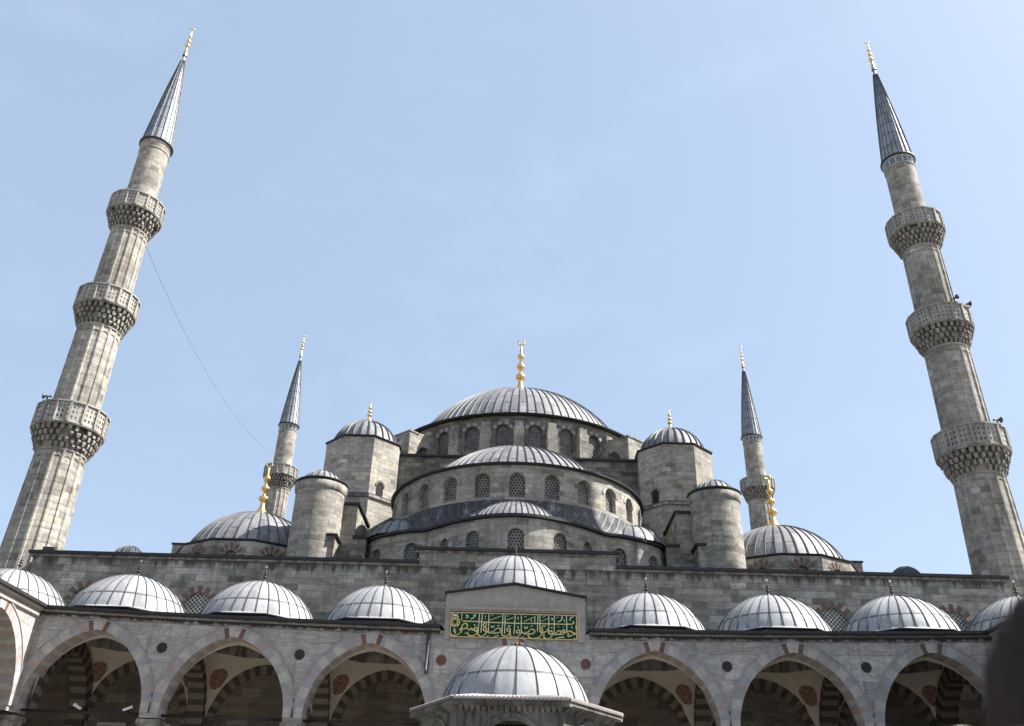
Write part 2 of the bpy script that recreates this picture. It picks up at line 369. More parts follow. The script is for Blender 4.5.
# ---- shared shapes
def arch_pts(a, h, n, stilt=0):
    """pointed arch outline from (-a,0) over (0,h+stilt) to (a,0); round when h==a"""
    if abs(h-a) < 1e-6: pts = [(-a*cos(pi*i/n), stilt+a*sin(pi*i/n)) for i in range(n+1)]
    else:
        c = (h*h-a*a)/(2*a); R = a+c; th = atan2(h, c); k = n//2
        left = [(c-R*cos(th*i/k), stilt+R*sin(th*i/k)) for i in range(k+1)]
        pts = left+[(-x, z) for x, z in reversed(left[:-1])]
    return pts
def offset_arch(pts, t):
    out = []
    for i, (x, z) in enumerate(pts):
        a = pts[max(i-1, 0)]; b = pts[min(i+1, len(pts)-1)]
        dx, dz = b[0]-a[0], b[1]-a[1]; d = sqrt(dx*dx+dz*dz); out.append((x-dz/d*t, z+dx/d*t))
    return out
def arched_wall(mb, Mp, u0, u1, z0, z1, ops, m, depth, du=.6, reveal=None, rmats=None):
    """wall strip in (u,z) with arched openings; Mp(u,z,d) -> xyz; ops: (uc, sill, spring_z, outline pts)"""
    def strip(a, b, za, zb):
        n = max(1, math.ceil((b-a)/du-1e-6))
        for i in range(n):
            p, q = a+(b-a)*i/n, a+(b-a)*(i+1)/n
            mb.poly([Mp(p, za, 0), Mp(q, za, 0), Mp(q, zb, 0), Mp(p, zb, 0)], m, [(p, za), (q, za), (q, zb), (p, zb)])
    cur = u0; reveal = reveal or m
    for uc, sill, spr, pts in sorted(ops, key=lambda o: o[0]):
        P = [(uc+x, spr+z) for x, z in pts]; ul, ur = P[0][0], P[-1][0]
        if ul > cur+1e-5: strip(cur, ul, z0, z1)
        for i in range(len(P)-1):
            (a, za), (b, zb) = P[i], P[i+1]
            if b-a > 1e-6:
                mb.poly([Mp(a, za, 0), Mp(b, zb, 0), Mp(b, z1, 0), Mp(a, z1, 0)], m, [(a, za), (b, zb), (b, z1), (a, z1)])
                if sill > z0+1e-4: mb.poly([Mp(a, z0, 0), Mp(b, z0, 0), Mp(b, sill, 0), Mp(a, sill, 0)], m, [(a, z0), (b, z0), (b, sill), (a, sill)])
            rm = rmats[i % len(rmats)] if rmats else reveal
            mb.poly([Mp(a, za, 0), Mp(a, za, depth), Mp(b, zb, depth), Mp(b, zb, 0)], rm, [(0, za), (depth, za), (depth, zb), (0, zb)])
        for uu in (ul, ur):
            if spr > sill+1e-4: mb.poly([Mp(uu, sill, 0), Mp(uu, spr, 0), Mp(uu, spr, depth), Mp(uu, sill, depth)], reveal, [(0, sill), (0, spr), (depth, spr), (depth, sill)])
        if sill > z0+1e-4: mb.poly([Mp(ul, sill, 0), Mp(ur, sill, 0), Mp(ur, sill, depth), Mp(ul, sill, depth)], reveal)
        cur = ur
    if u1 > cur+1e-5: strip(cur, u1, z0, z1)
def window_panel(mb, Mp, op, d, m):
    uc, sill, spr, pts = op
    P = [(uc+x, spr+z) for x, z in pts]
    for i in range(len(P)-1):
        (a, za), (b, zb) = P[i], P[i+1]
        if b-a < 1e-6: continue
        mb.poly([Mp(a, sill, d), Mp(b, sill, d), Mp(b, zb, d), Mp(a, za, d)], m, [(a-uc, sill), (b-uc, sill), (b-uc, zb), (a-uc, za)])
def voussoirs(mb, Mp, uc, spr, pts, t, proud, mats, back=0.0, per=1):
    out = offset_arch(pts, t)
    for i in range(len(pts)-1):
        m = mats[(i//per) % len(mats)] if not callable(mats) else mats(i, len(pts)-1)
        a, b, c, e = pts[i], pts[i+1], out[i+1], out[i]
        q = [(uc+x, spr+z) for x, z in (a, b, c, e)]
        mb.poly([Mp(x, z, -proud) for x, z in q], m, q)
        for k in ((0, 1), (2, 3)):
            (xa, za), (xb, zb) = q[k[0]], q[k[1]]
            mb.poly([Mp(xa, za, -proud), Mp(xa, za, back), Mp(xb, zb, back), Mp(xb, zb, -proud)], m, [(0, za), (.1, za), (.1, zb), (0, zb)])
def cyl_map(cx, cy, R): return lambda u, z, d: (cx+(R-d)*sin(u/R), cy-(R-d)*cos(u/R), z)

def dome_mesh(mb, cx, cy, z0, R, h, N, courses, m='lead', rib=(.05, .05), a0=0., a1=2*pi, sub=2, steps=14, phase=0., split=None):
    # spherical cap: h is the cap half-angle in degrees
    prof = []; al = radians(h); Rs = R/sin(al)
    for j in range(steps+1):
        q = al*(1-j/steps); prof.append((Rs*sin(q) if j < steps else 0., z0+Rs*(cos(q)-cos(al)), pi/2*j/steps))
    n = N*sub
    for i in range(n):
        t0, t1 = a0+phase+(a1-a0)*i/n, a0+phase+(a1-a0)*(i+1)/n
        for j in range(steps):
            (r0, za, q0), (r1, zb, q1) = prof[j], prof[j+1]
            vf = (lambda f: f*courses+.02) if not split else (lambda f: .02+(f/split*.999 if f <= split+1e-6 else 1+(f-split)/(1-split)*.97)); v0, v1 = vf(q0/(pi/2)), vf(q1/(pi/2)); v0 = max(v0, 1.0) if split and q0/(pi/2) > split-1e-6 else v0
            u0, u1 = i/sub+.001, (i+1)/sub-.001
            p = [(cx+r0*sin(t0), cy-r0*cos(t0), za), (cx+r0*sin(t1), cy-r0*cos(t1), za), (cx+r1*sin(t1), cy-r1*cos(t1), zb), (cx+r1*sin(t0), cy-r1*cos(t0), zb)]
            u = [(u0, v0), (u1, v0), (u1, v1), (u0, v1)]
            if r1 < 1e-5: p, u = p[:3], u[:3]
            mb.poly(p, m, u, True)
    w, hh = rib
    full = abs((a1-a0)-2*pi) < 1e-6
    for i in range(N if full else N+1):
        t = a0+phase+(a1-a0)*i/N; tx, ty = cos(t), sin(t); rx, ry = sin(t), -cos(t)
        ring = []
        for j in range(steps):
            r, z, q = prof[j]
            if r < R*.12: break
            qa = al*(1-j/steps); nx, nz = sin(qa), cos(qa)
            ww = w*max(.5, r/R)
            ring.append([(cx+r*rx-ww*tx, cy+r*ry-ww*ty, z), (cx+(r+nx*hh)*rx-ww*.5*tx, cy+(r+nx*hh)*ry-ww*.5*ty, z+nz*hh), (cx+(r+nx*hh)*rx+ww*.5*tx, cy+(r+nx*hh)*ry+ww*.5*ty, z+nz*hh), (cx+r*rx+ww*tx, cy+r*ry+ww*ty, z)])
        for A, B in zip(ring, ring[1:]):
            for k in range(3): mb.poly([A[k], A[k+1], B[k+1], B[k]], 'seam', [(0, 0)]*4)
def eave(mb, cx, cy, R, z, n=48, over=.16, t=.1, m='edge', a0=0, a1=2*pi, inner=.6):
    mb.lathe(cx, cy, [(R, z-t*1.6), (R+over*.5, z-t*1.3), (R+over, z-t*.6), (R+over, z), (R-inner, z+t*.8)], m, n, a0, a1, False)
def ngon(cx, cy, apothem, n, rot=0.):
    R = apothem/cos(pi/n)
    return [(cx+R*sin(rot+2*pi*(i+.5)/n), cy-R*cos(rot+2*pi*(i+.5)/n)) for i in range(n)]
def poly_eave(mb, cx, cy, ap, n, z, over=.12, t=.1, m='edge', rot=0.):
    a, b = ngon(cx, cy, ap, n, rot), ngon(cx, cy, ap+over, n, rot)
    for i in range(n):
        j = (i+1) % n
        mb.poly([(*a[i], z-t*1.5), (*a[j], z-t*1.5), (*b[j], z-t*.5), (*b[i], z-t*.5)], m)
        mb.poly([(*b[i], z-t*.5), (*b[j], z-t*.5), (*b[j], z), (*b[i], z)], m)
        c, d = ngon(cx, cy, ap-.5, n, rot), None
        mb.poly([(*b[i], z), (*b[j], z), (*c[j], z+.12), (*c[i], z+.12)], m)
def finial(cx, cy, z0, H, name, parent, base, m='gold', ring='gold', w=1.0, foot=.0, bulbs=(.30, .48, .66), fl=1.9):
    """stacked-bulb alem with an open crescent on top; foot = hidden pedestal length below z0"""
    mb = MB(); r = H*.075*w
    pr = [(r*fl, z0-foot), (r*fl*.92, z0-.0*H), (r*(.55+fl*.34), z0+.06*H), (r*.6, z0+.14*H), (r*.42, z0+.22*H)]
    for k, b in enumerate(bulbs):
        q = r*(1.05-.17*k); hb = (.052-.007*k)*H
        for e in range(9):
            t = -1+e/4; pr.append((r*.34+(q-r*.34)*sqrt(max(1-t*t, 0)), z0+b*H+hb*t))
        pr.append((r*.3, z0+b*H+hb*1.5))
    pr += [(r*.26, z0+.78*H), (r*.16, z0+.86*H), (0, z0+.875*H)]
    mb.lathe(cx, cy, pr, m, 16)
    o = mb.build(name, parent, base)
    c = MB(); R = .048*H
    pts = []; rad = []
    for k in range(17):
        t = radians(-252+ (324)*k/16); pts.append((cx+R*cos(t), cy, z0+.875*H+R+R*sin(t))); rad.append(max(.22*R*sin(pi*k/16), .03*R)+.06*R)
    c.tube(pts, rad, ring, 6)
    c.build('crescent', o, base)
    return o

# ------------------------------------------------------------------ ground
def struct(name, mb): 
    o = mb.build(name, None); o['kind'] = 'structure'; return o
g = MB(); g.poly([(-2500, -2500, -.02), (2500, -2500, -.02), (2500, 2500, -.02), (-2500, 2500, -.02)], 'paving'); struct('ground', g)
g = MB(); g.poly([(-22.6, -47, 0), (22.6, -47, 0), (22.6, 0, 0), (-22.6, 0, 0)], 'paving'); struct('courtyard_floor', g)

# ------------------------------------------------------------------ mosque
WY = 6.63
mosque = thing('mosque', 'great grey stone mosque with cascading lead domes rising behind the arcade', 'mosque', (0, WY, 0))
MBASE = (0, WY, 0)
def mpart(mb, name, parent=None, label=None, **k): return mb.build(name, parent or mosque, MBASE, label, **k)

# facade wall
fwl = lambda u, z, d: (u, WY+d, z)
mb = MB()
LW = [(-24.0, 13.6), (-17.65, 13.45), (17.7, 13.55), (24.3, 13.55)]
wops = [(x, z-.75, z, arch_pts(.75, .75, 14)) for x, z in LW]
arched_wall(mb, fwl, -27.55, 27.6, 0, 16.0, wops, 'wall', .45, du=6)
mb.box(-5.5, 5.75, WY-.03, WY+.95, 15.95, 16.8, 'wall')
mb.poly([(-27.55, WY, 0), (-27.55, WY+1.2, 0), (-27.55, WY+1.2, 16), (-27.55, WY, 16)], 'wall'); mb.poly([(27.6, WY, 0), (27.6, WY+1.2, 0), (27.6, WY+1.2, 16), (27.6, WY, 16)], 'wall')
mb.poly([(-27.55, WY+1.2, 0), (27.6, WY+1.2, 0), (27.6, WY+1.2, 16), (-27.55, WY+1.2, 16)], 'wall')
wall = mpart(mb, 'facade_wall')
for op in wops:
    x, z = op[0], op[2]
    q = MB(); window_panel(q, fwl, op, .22, 'lattice_diag'); win = mpart(q, 'window', wall)
    q = MB(); voussoirs(q, fwl, x, z, arch_pts(.87, .87, 22), .42, .025, lambda i, n: 'vpink' if i % 3 == 0 else ('wall' if i % 3 == 1 else 'wall'))
    ptsr = arch_pts(.77, .77, 26); 
    q = MB()
    out = offset_arch(ptsr, .34)
    for i in range(0, 26, 2):
        m_ = 'vred'
        if i % 4: continue
        qq = [(x+a, z+b) for a, b in (ptsr[i], ptsr[i+1], ptsr[i+2], out[i+2], out[i+1], out[i])]
        q.poly([fwl(a, b, -.03) for a, b in qq], m_, qq)
        for (ea, eb) in ((qq[2], qq[3]), (qq[5], qq[0]), (qq[4], qq[5]), (qq[3], qq[4])):
            q.poly([fwl(*ea, -.03), fwl(*eb, -.03), fwl(*eb, 0), fwl(*ea, 0)], m_)
    mpart(q, 'arch_surround', wall)
mb = MB()
for x0, x1, z in ((-27.75, -5.52, 16.0), (5.77, 27.8, 16.0), (-5.72, 5.97, 16.8)):
    mb.box(x0, x1, WY-.1, WY+1.1, z, z+.13, 'cornice'); mb.box(x0-.05, x1+.05, WY-.26, WY+1.25, z+.134, z+.30, 'edge')
mpart(mb, 'wall_coping')

# prayer-hall body behind the wall (roof terraces)
mb = MB()
mb.box(-27.5, 27.5, WY+1.2, 59, 0, 15.2, 'wall', top='lead_roof')
mb.box(-12.2, 12.2, 19.8, 46.8, 15.2, 28.45, 'block', top='lead_roof')
mpart(mb, 'hall_body')
mb = MB(); mb.box(-12.4, 12.4, 19.55, 47, 28.45, 28.62, 'edge'); mpart(mb, 'roof_edge')

# main drum
MY = 33.3; R0 = 11.7
Mp = cyl_map(0, MY, R0); mb = MB(); nW = 28; pitch = 2*pi*R0/nW
ops = []
for k in range(nW):
    u = (k-nW/2+.5)*pitch
    ops.append((u, 30.2, 31.75, arch_pts(.58, .58, 10)))
arched_wall(mb, Mp, -pi*R0, pi*R0, 28.6, 33.1, ops, 'block', .4, du=.9)
for k in range(nW):
    t = (k-nW/2)*2*pi/nW
    for (wd, dp, za, zb) in ((.42, .55, 28.6, 31.9), (.34, .42, 31.9, 32.45)):
        c = Vector((R0*sin(t), MY-R0*cos(t), (za+zb)/2)); r = Vector((sin(t), -cos(t), 0)); tg = Vector((cos(t), sin(t), 0))
        mb.obox(c+r*(dp/2-.1), tg*wd, r*(dp/2+.1), Vector((0, 0, (zb-za)/2)), 'tower')
drum = mpart(mb, 'drum', None, 'tall windowed drum under the main dome')
for op in ops:
    if abs(op[0]/R0) > 1.6: continue
    q = MB(); window_panel(q, Mp, op, .25, 'lattice'); mpart(q, 'window', drum)
    q = MB(); voussoirs(q, Mp, op[0], op[2], arch_pts(.62, .62, 9), .3, .03, lambda i, n: 'vgrey' if i % 2 else 'vbuff'); mpart(q, 'window_arch', drum)
mb = MB(); eave(mb, 0, MY, 11.95, 33.2, 112, .25, .1); mpart(mb, 'eave', drum)
mb = MB(); dome_mesh(mb, 0, MY, 33.4, 10.3, 69, 84, 5, 'lead', (.055, .08), sub=2, steps=18); mb.lathe(0, MY, [(12.1, 33.23), (10.25, 33.55)], 'lead', 112, uscale=1.); dm = mpart(mb, 'dome', None, 'large ribbed lead main dome')
finial(0, MY, 41.2, 6.45, 'finial', dm, MBASE, foot=2.4, w=1.0)

# flying buttresses beside the drum
for sx in (-1, 1):
    t = radians(41)*sx; r = Vector((sin(t), -cos(t), 0)); tg = Vector((cos(t), sin(t), 0)); c0 = Vector((0, MY, 0))
    for sgn in (0,):
        mb = MB(); th = .8
        fm = lambda u, z, d: tuple(c0+r*u+tg*(th-d)+Vector((0, 0, z)))
        bm_ = lambda u, z, d: tuple(c0+r*u+tg*(-th+d)+Vector((0, 0, z)))
        op = [(12.55, 28.6, 29.75, arch_pts(.95, 1.1, 10))]
        arched_wall(mb, fm, 11.4, 14.35, 28.6, 31.6, op, 'tower', th*2)
        arched_wall(mb, bm_, 11.4, 14.35, 28.6, 31.6, op, 'tower', .001)
        a = c0+r*14.35
        mb.poly([tuple(a+tg*th+Vector((0, 0, 28.6))), tuple(a-tg*th+Vector((0, 0, 28.6))), tuple(a-tg*th+Vector((0, 0, 31.6))), tuple(a+tg*th+Vector((0, 0, 31.6)))], 'tower')
        b = c0+r*11.4
        mb.poly([tuple(a+tg*th+Vector((0, 0, 31.6))), tuple(a-tg*th+Vector((0, 0, 31.6))), tuple(b-tg*th+Vector((0, 0, 32.2))), tuple(b+tg*th+Vector((0, 0, 32.2)))], 'tower')
        for s_ in (1, -1): mb.poly([tuple(a+tg*th*s_+Vector((0, 0, 31.6))), tuple(b+tg*th*s_+Vector((0, 0, 31.6))), tuple(b+tg*th*s_+Vector((0, 0, 32.2)))], 'tower')
        cc = c0+r*14.0+Vector((0, 0, 30.1)); mb.obox(cc, tg*.9, r*.45, Vector((0, 0, 1.5)), 'tower')
        cc = c0+r*14.0+Vector((0, 0, 31.66)); mb.obox(cc, tg*.97, r*.52, Vector((0, 0, .06)), 'cornice')
        mpart(mb, 'flying_buttress')

# upper semi-dome
SY, SR = 17.5, 8.8
Mp = cyl_map(0, SY, SR); mb = MB(); ops = []
for k in range(-6, 7):
    ops.append((radians(14.5*k)*SR, 21.15, 22.25, arch_pts(.5, .5, 10)))
arched_wall(mb, Mp, -pi/2*SR-.5, pi/2*SR+.5, 19.5, 23.3, ops, 'tower', .42, du=.8)
mb.box(-SR-.02, -SR+.6, SY, 19.85, 15.2, 23.3, 'tower'); mb.box(SR-.6, SR+.02, SY, 19.85, 15.2, 23.3, 'tower')
sdr = mpart(mb, 'drum', None, 'low curved drum under the upper half dome')
for op in ops:
    q = MB(); window_panel(q, Mp, op, .3, 'lattice_pale'); mpart(q, 'window', sdr)
    q = MB(); voussoirs(q, Mp, op[0], op[2], arch_pts(.54, .54, 9), .24, .04, ['tower']); mpart(q, 'window_arch', sdr)
mb = MB(); eave(mb, 0, SY, 8.9, 23.4, 60, .14, .1, a0=-pi/2-.25, a1=pi/2+.25); mpart(mb, 'eave', sdr)
mb = MB(); dome_mesh(mb, 0, SY, 23.5, 7.4, 59, 40, 3, 'lead', (.07, .08), a0=-pi/2-.2, a1=pi/2+.2, steps=14); mb.lathe(0, SY, [(8.95, 23.43), (7.35, 23.62)], 'lead', 60, -pi/2-.2, pi/2+.2, uscale=1.); mpart(mb, 'half_dome', None, 'ribbed lead half dome below the main drum')

# exedra wall with wavy plan
half = [(0, 7.05), (1.1, 7.18), (2.1, 7.55), (3.2, 8.15), (4.2, 8.9), (5.0, 9.62), (5.6, 10.15), (6.6, 10.42), (7.6, 10.92), (8.6, 11.62), (9.4, 12.5), (9.8, 13.6), (9.9, 15.0)]
plan = [(-x, y) for x, y in reversed(half[1:])]+half
def smooth_curve(P, n=4):
    out = []
    for i in range(len(P)-1):
        p0, p1, p2, p3 = [Vector(P[max(0, min(len(P)-1, k))]) for k in (i-1, i, i+1, i+2)]
        for j in range(n):
            t = j/n; out.append(.5*((2*p1)+(-p0+p2)*t+(2*p0-5*p1+4*p2-p3)*t*t+(-p0+3*p1-3*p2+p3)*t**3))
    out.append(Vector(P[-1])); return out
PC = smooth_curve(plan)
SL = [0.]
for a, b in zip(PC, PC[1:]): SL.append(SL[-1]+(b-a).length)
SM = SL[-1]/2
def planpt(u):
    s_ = min(max(u+SM, 0), SL[-1]); i = 0
    while i < len(SL)-2 and SL[i+1] < s_: i += 1
    t = (s_-SL[i])/(SL[i+1]-SL[i]); p = PC[i].lerp(PC[i+1], t)
    a = PC[max(i-1, 0)]; b = PC[min(i+2, len(PC)-1)]; tg = (b-a).normalized()
    return p, Vector((-tg.y, tg.x))
def EM(u, z, d): p, n = planpt(u); q = p+n*d; return (q.x, q.y, z)
def u_at_x(x):
    lo, hi = -SM, SM
    for _ in range(40):
        mid = (lo+hi)/2
        if planpt(mid)[0].x < x: lo = mid
        else: hi = mid
    return lo
mb = MB(); ops = []
for x in (-8.9, -6.5, -4.35, -2.6, 0, 2.65, 4.35, 6.45, 8.75):
    hw = .36 if abs(x) in (4.35,) else .48
    ops.append((u_at_x(x), 16.9, 18.1, arch_pts(hw, hw, 10)))
arched_wall(mb, EM, -SM, SM, 15.2, 19.3, ops, 'tower', .4, du=.35)
exw = mpart(mb, 'exedra_wall')
for op in ops:
    q = MB(); window_panel(q, EM, op, .2, 'lattice_pale'); mpart(q, 'window', exw)
mb = MB()
N = 96; us = [-SM+2*SM*i/N for i in range(N+1)]
for a, b in zip(us, us[1:]):
    r_ = [[EM(u, 19.2, 0), EM(u, 19.26, -.22), EM(u, 19.42, -.22), EM(u, 19.46, .2)] for u in (a, b)]
    for k in range(3): mb.poly([r_[0][k], r_[1][k], r_[1][k+1], r_[0][k+1]], 'edge')
mpart(mb, 'eave', exw)
mb = MB()      # lead roof from the wavy wall up to the foot of the curved drum
K = 5
def roofpt(i, j):
    u = us[i]; p = Vector(EM(u, 19.44, .0)); th = u/SM*1.72
    q = Vector(((SR+.02)*sin(th), SY-(SR+.02)*cos(th), 20.95)); t = j/K
    r_ = p.lerp(q, t); r_.z -= .32*sin(pi*t); return r_
for i in range(N):
    for j in range(K):
        mb.poly([roofpt(i, j), roofpt(i+1, j), roofpt(i+1, j+1), roofpt(i, j+1)], 'lead_roof', [(i/2+.01, j/K), (i/2+.49, j/K), (i/2+.49, (j+1)/K), (i/2+.01, (j+1)/K)], True)
    if i % 2 == 0:
        a_ = [roofpt(i, j) for j in range(K+1)]
        for p, q in zip(a_, a_[1:]):
            s_ = Vector((.035, 0, 0)); up_ = Vector((0, 0, .06))
            mb.poly([p-s_, q-s_, q+up_, p+up_], 'seam'); mb.poly([p+up_, q+up_, q+s_, p+s_], 'seam')
mpart(mb, 'exedra_roof')
mb = MB(); dome_mesh(mb, 0, 10.4, 19.42, 3.4, 57, 28, 2, 'lead', (.04, .05), a0=-pi/2, a1=pi/2); mpart(mb, 'half_dome')
for sx in (-1, 1):
    mb = MB(); dome_mesh(mb, 7.5*sx, 13.2, 19.42, 2.3, 66, 20, 2, 'lead', (.04, .05)); mpart(mb, 'half_dome')

# octagonal weight towers
for sx in (-1, 1):
    cx, cy = 11.92*sx, 20.0
    mb = MB(); mb.prism(ngon(cx, cy, 2.76, 8), 24.3, 28.9, 'tower'); mb.prism(ngon(cx, cy, 2.86, 8), 15.2, 24.1, 'tower')
    t_ = mpart(mb, 'octagonal_turret')
    mb = MB(); poly_eave(mb, cx, cy, 2.76, 8, 29.02); mb.prism(ngon(cx, cy, 2.6, 8), 28.9, 29.1, 'edge'); mpart(mb, 'eave', t_); mb = MB(); poly_eave(mb, cx, cy, 2.86, 8, 24.38, .1, .1); mb.prism(ngon(cx, cy, 3.0, 8), 24.1, 24.3, 'cornice'); mpart(mb, 'ledge', t_)
    mb = MB(); dome_mesh(mb, cx, cy, 29.08, 2.5, 82, 26, 1, 'lead', (.085, .1), steps=12); mpart(mb, 'dome', t_)
    finial(cx, cy, 31.45, 1.85, 'finial', t_, MBASE, foot=.5, w=1.3)
    mb = MB()      # small arched slit in the inner diagonal face
    t = radians(45)*(-sx); n_ = Vector((sin(t), -cos(t), 0)); tg = Vector((cos(t), sin(t), 0)); c = Vector((cx, cy, 0))+n_*2.78
    sm_ = lambda u, z, d: tuple(c+tg*u+n_*(-d)+Vector((0, 0, z)))
    window_panel(mb, sm_, (.2*sx, 24.5, 25.2, arch_pts(.3, .3, 8)), -.01, 'dark'); voussoirs(mb, sm_, .2*sx, 25.2, arch_pts(.3, .3, 8), .16, .05, ['vbuff']); mpart(mb, 'slit_window', t_)
    # stepped buttress blocks in front of the tower
    mb = MB(); x0, x1 = sorted((10.55*sx, 14.6*sx)); mb.box(x0, x1, 12.9, 17.3, 15.2, 21.85, 'tower')
    xa, xb = sorted((10.4*sx, 14.75*sx)); mb.box(xa, xb, 12.72, 17.4, 21.854, 22.02, 'edge')
    mpart(mb, 'buttress')
    mb = MB(); x0, x1 = sorted((11.5*sx, 12.6*sx)); mb.box(x0, x1, 11.4, 12.88, 15.2, 19.2, 'tower'); xa, xb = sorted((11.35*sx, 12.7*sx)); mb.box(xa, xb, 11.25, 12.88, 19.204, 19.36, 'edge'); mpart(mb, 'buttress')
    mb = MB(); x0, x1 = sorted((9.6*sx, 10.5*sx)); mb.box(x0, x1, 12.0, 19.8, 15.2, 19.3, 'block'); mb.box(x0, x1, 11.85, 19.8, 19.304, 19.46, 'edge'); mpart(mb, 'buttress')

# round turrets
for sx in (-1, 1):
    cx, cy = 13.08*sx, 12.5
    mb = MB(); mb.lathe(cx, cy, [(1.6, 15.2), (1.6, 22.0), (1.6, 22.35)], 'tower', 40); t_ = mpart(mb, 'round_turret')
    mb = MB(); mb.lathe(cx, cy, [(1.6, 22.3), (1.66, 22.36), (1.7, 22.5), (1.74, 22.85), (1.6, 22.86)], 'carved', 40); mpart(mb, 'moulding', t_)
    mb = MB(); eave(mb, cx, cy, 1.68, 23.05, 40, .1, .09, inner=.9); mpart(mb, 'eave', t_)
    mb = MB(); dome_mesh(mb, cx, cy, 23.1, 1.35, 69, 20, 1, 'lead', (.05, .05), steps=10); mpart(mb, 'dome', t_)

# corner domes on twelve-sided drums
for sx in (-1, 1):
    cx, cy = 18.2*sx, 17.0
    mb = MB(); ap = 4.85
    pl = ngon(cx, cy, ap, 12); wins = []
    for i in range(12):
        a, b = Vector(pl[i-1]), Vector(pl[i]); e = (b-a); ln = e.length; e.normalize(); nn = Vector((e.y, -e.x)); mid = (a+b)/2
        if (mid-Vector((cx, cy))).dot(nn) < 0: nn = -nn
        fm = (lambda a, e, nn: (lambda u, z, d: (a.x+e.x*u-nn.x*d, a.y+e.y*u-nn.y*d, z)))(a, e, nn)
        op = (ln/2, 16.5, 17.95, arch_pts(.42, .42, 10))
        arched_wall(mb, fm, 0, ln, 14.8, 18.98, [op], 'wall', .35, du=5); wins.append((fm, op, mid))
    dr = mpart(mb, 'drum')
    for fm, op, mid in wins:
        if mid.y > cy+.5: continue
        q = MB(); window_panel(q, fm, op, .2, 'lattice'); mpart(q, 'window', dr)
        q = MB(); pp = arch_pts(.46, .46, 26); oo = offset_arch(pp, .42)
        for i in range(0, 26, 4):
            qq = [(op[0]+a, op[2]+b) for a, b in (pp[i], pp[i+1], pp[i+2], oo[i+2], oo[i+1], oo[i])]
            q.poly([fm(a, b, -.03) for a, b in qq], 'vred', qq)
        mpart(q, 'window_arch', dr)
    mb = MB(); poly_eave(mb, cx, cy, ap, 12, 19.12, .1, .09); mpart(mb, 'eave', dr)
    mb = MB(); dome_mesh(mb, cx, cy, 19.14, 4.5, 71.5, 40, 2.6, 'lead', (.05, .07), steps=14); d_ = mpart(mb, 'dome', None, 'lead corner dome with a tall gilded finial')
    finial(cx, cy, 22.35, 4.35, 'finial', d_, MBASE, foot=.6, w=1.08)
    x0, x1 = sorted((12.6*sx, 23.4*sx)); mb = MB(); mb.box(x0, x1, 15.6, 28, 15.2, 19.7, 'wall'); mb.box(x0-.08, x1+.08, 15.52, 28.1, 19.704, 19.82, 'edge'); mpart(mb, 'drum_base')
    # little domes near the wall ends
    mb = MB(); mb.lathe(23.75*sx, 10.2, [(.95, 15.2), (.95, 17.0)], 'wall', 20); dome_mesh(mb, 23.75*sx, 10.2, 17.0, .92, 82, 14, 1.4, 'lead_roof', (.045, .04), steps=8); mpart(mb, 'small_dome')

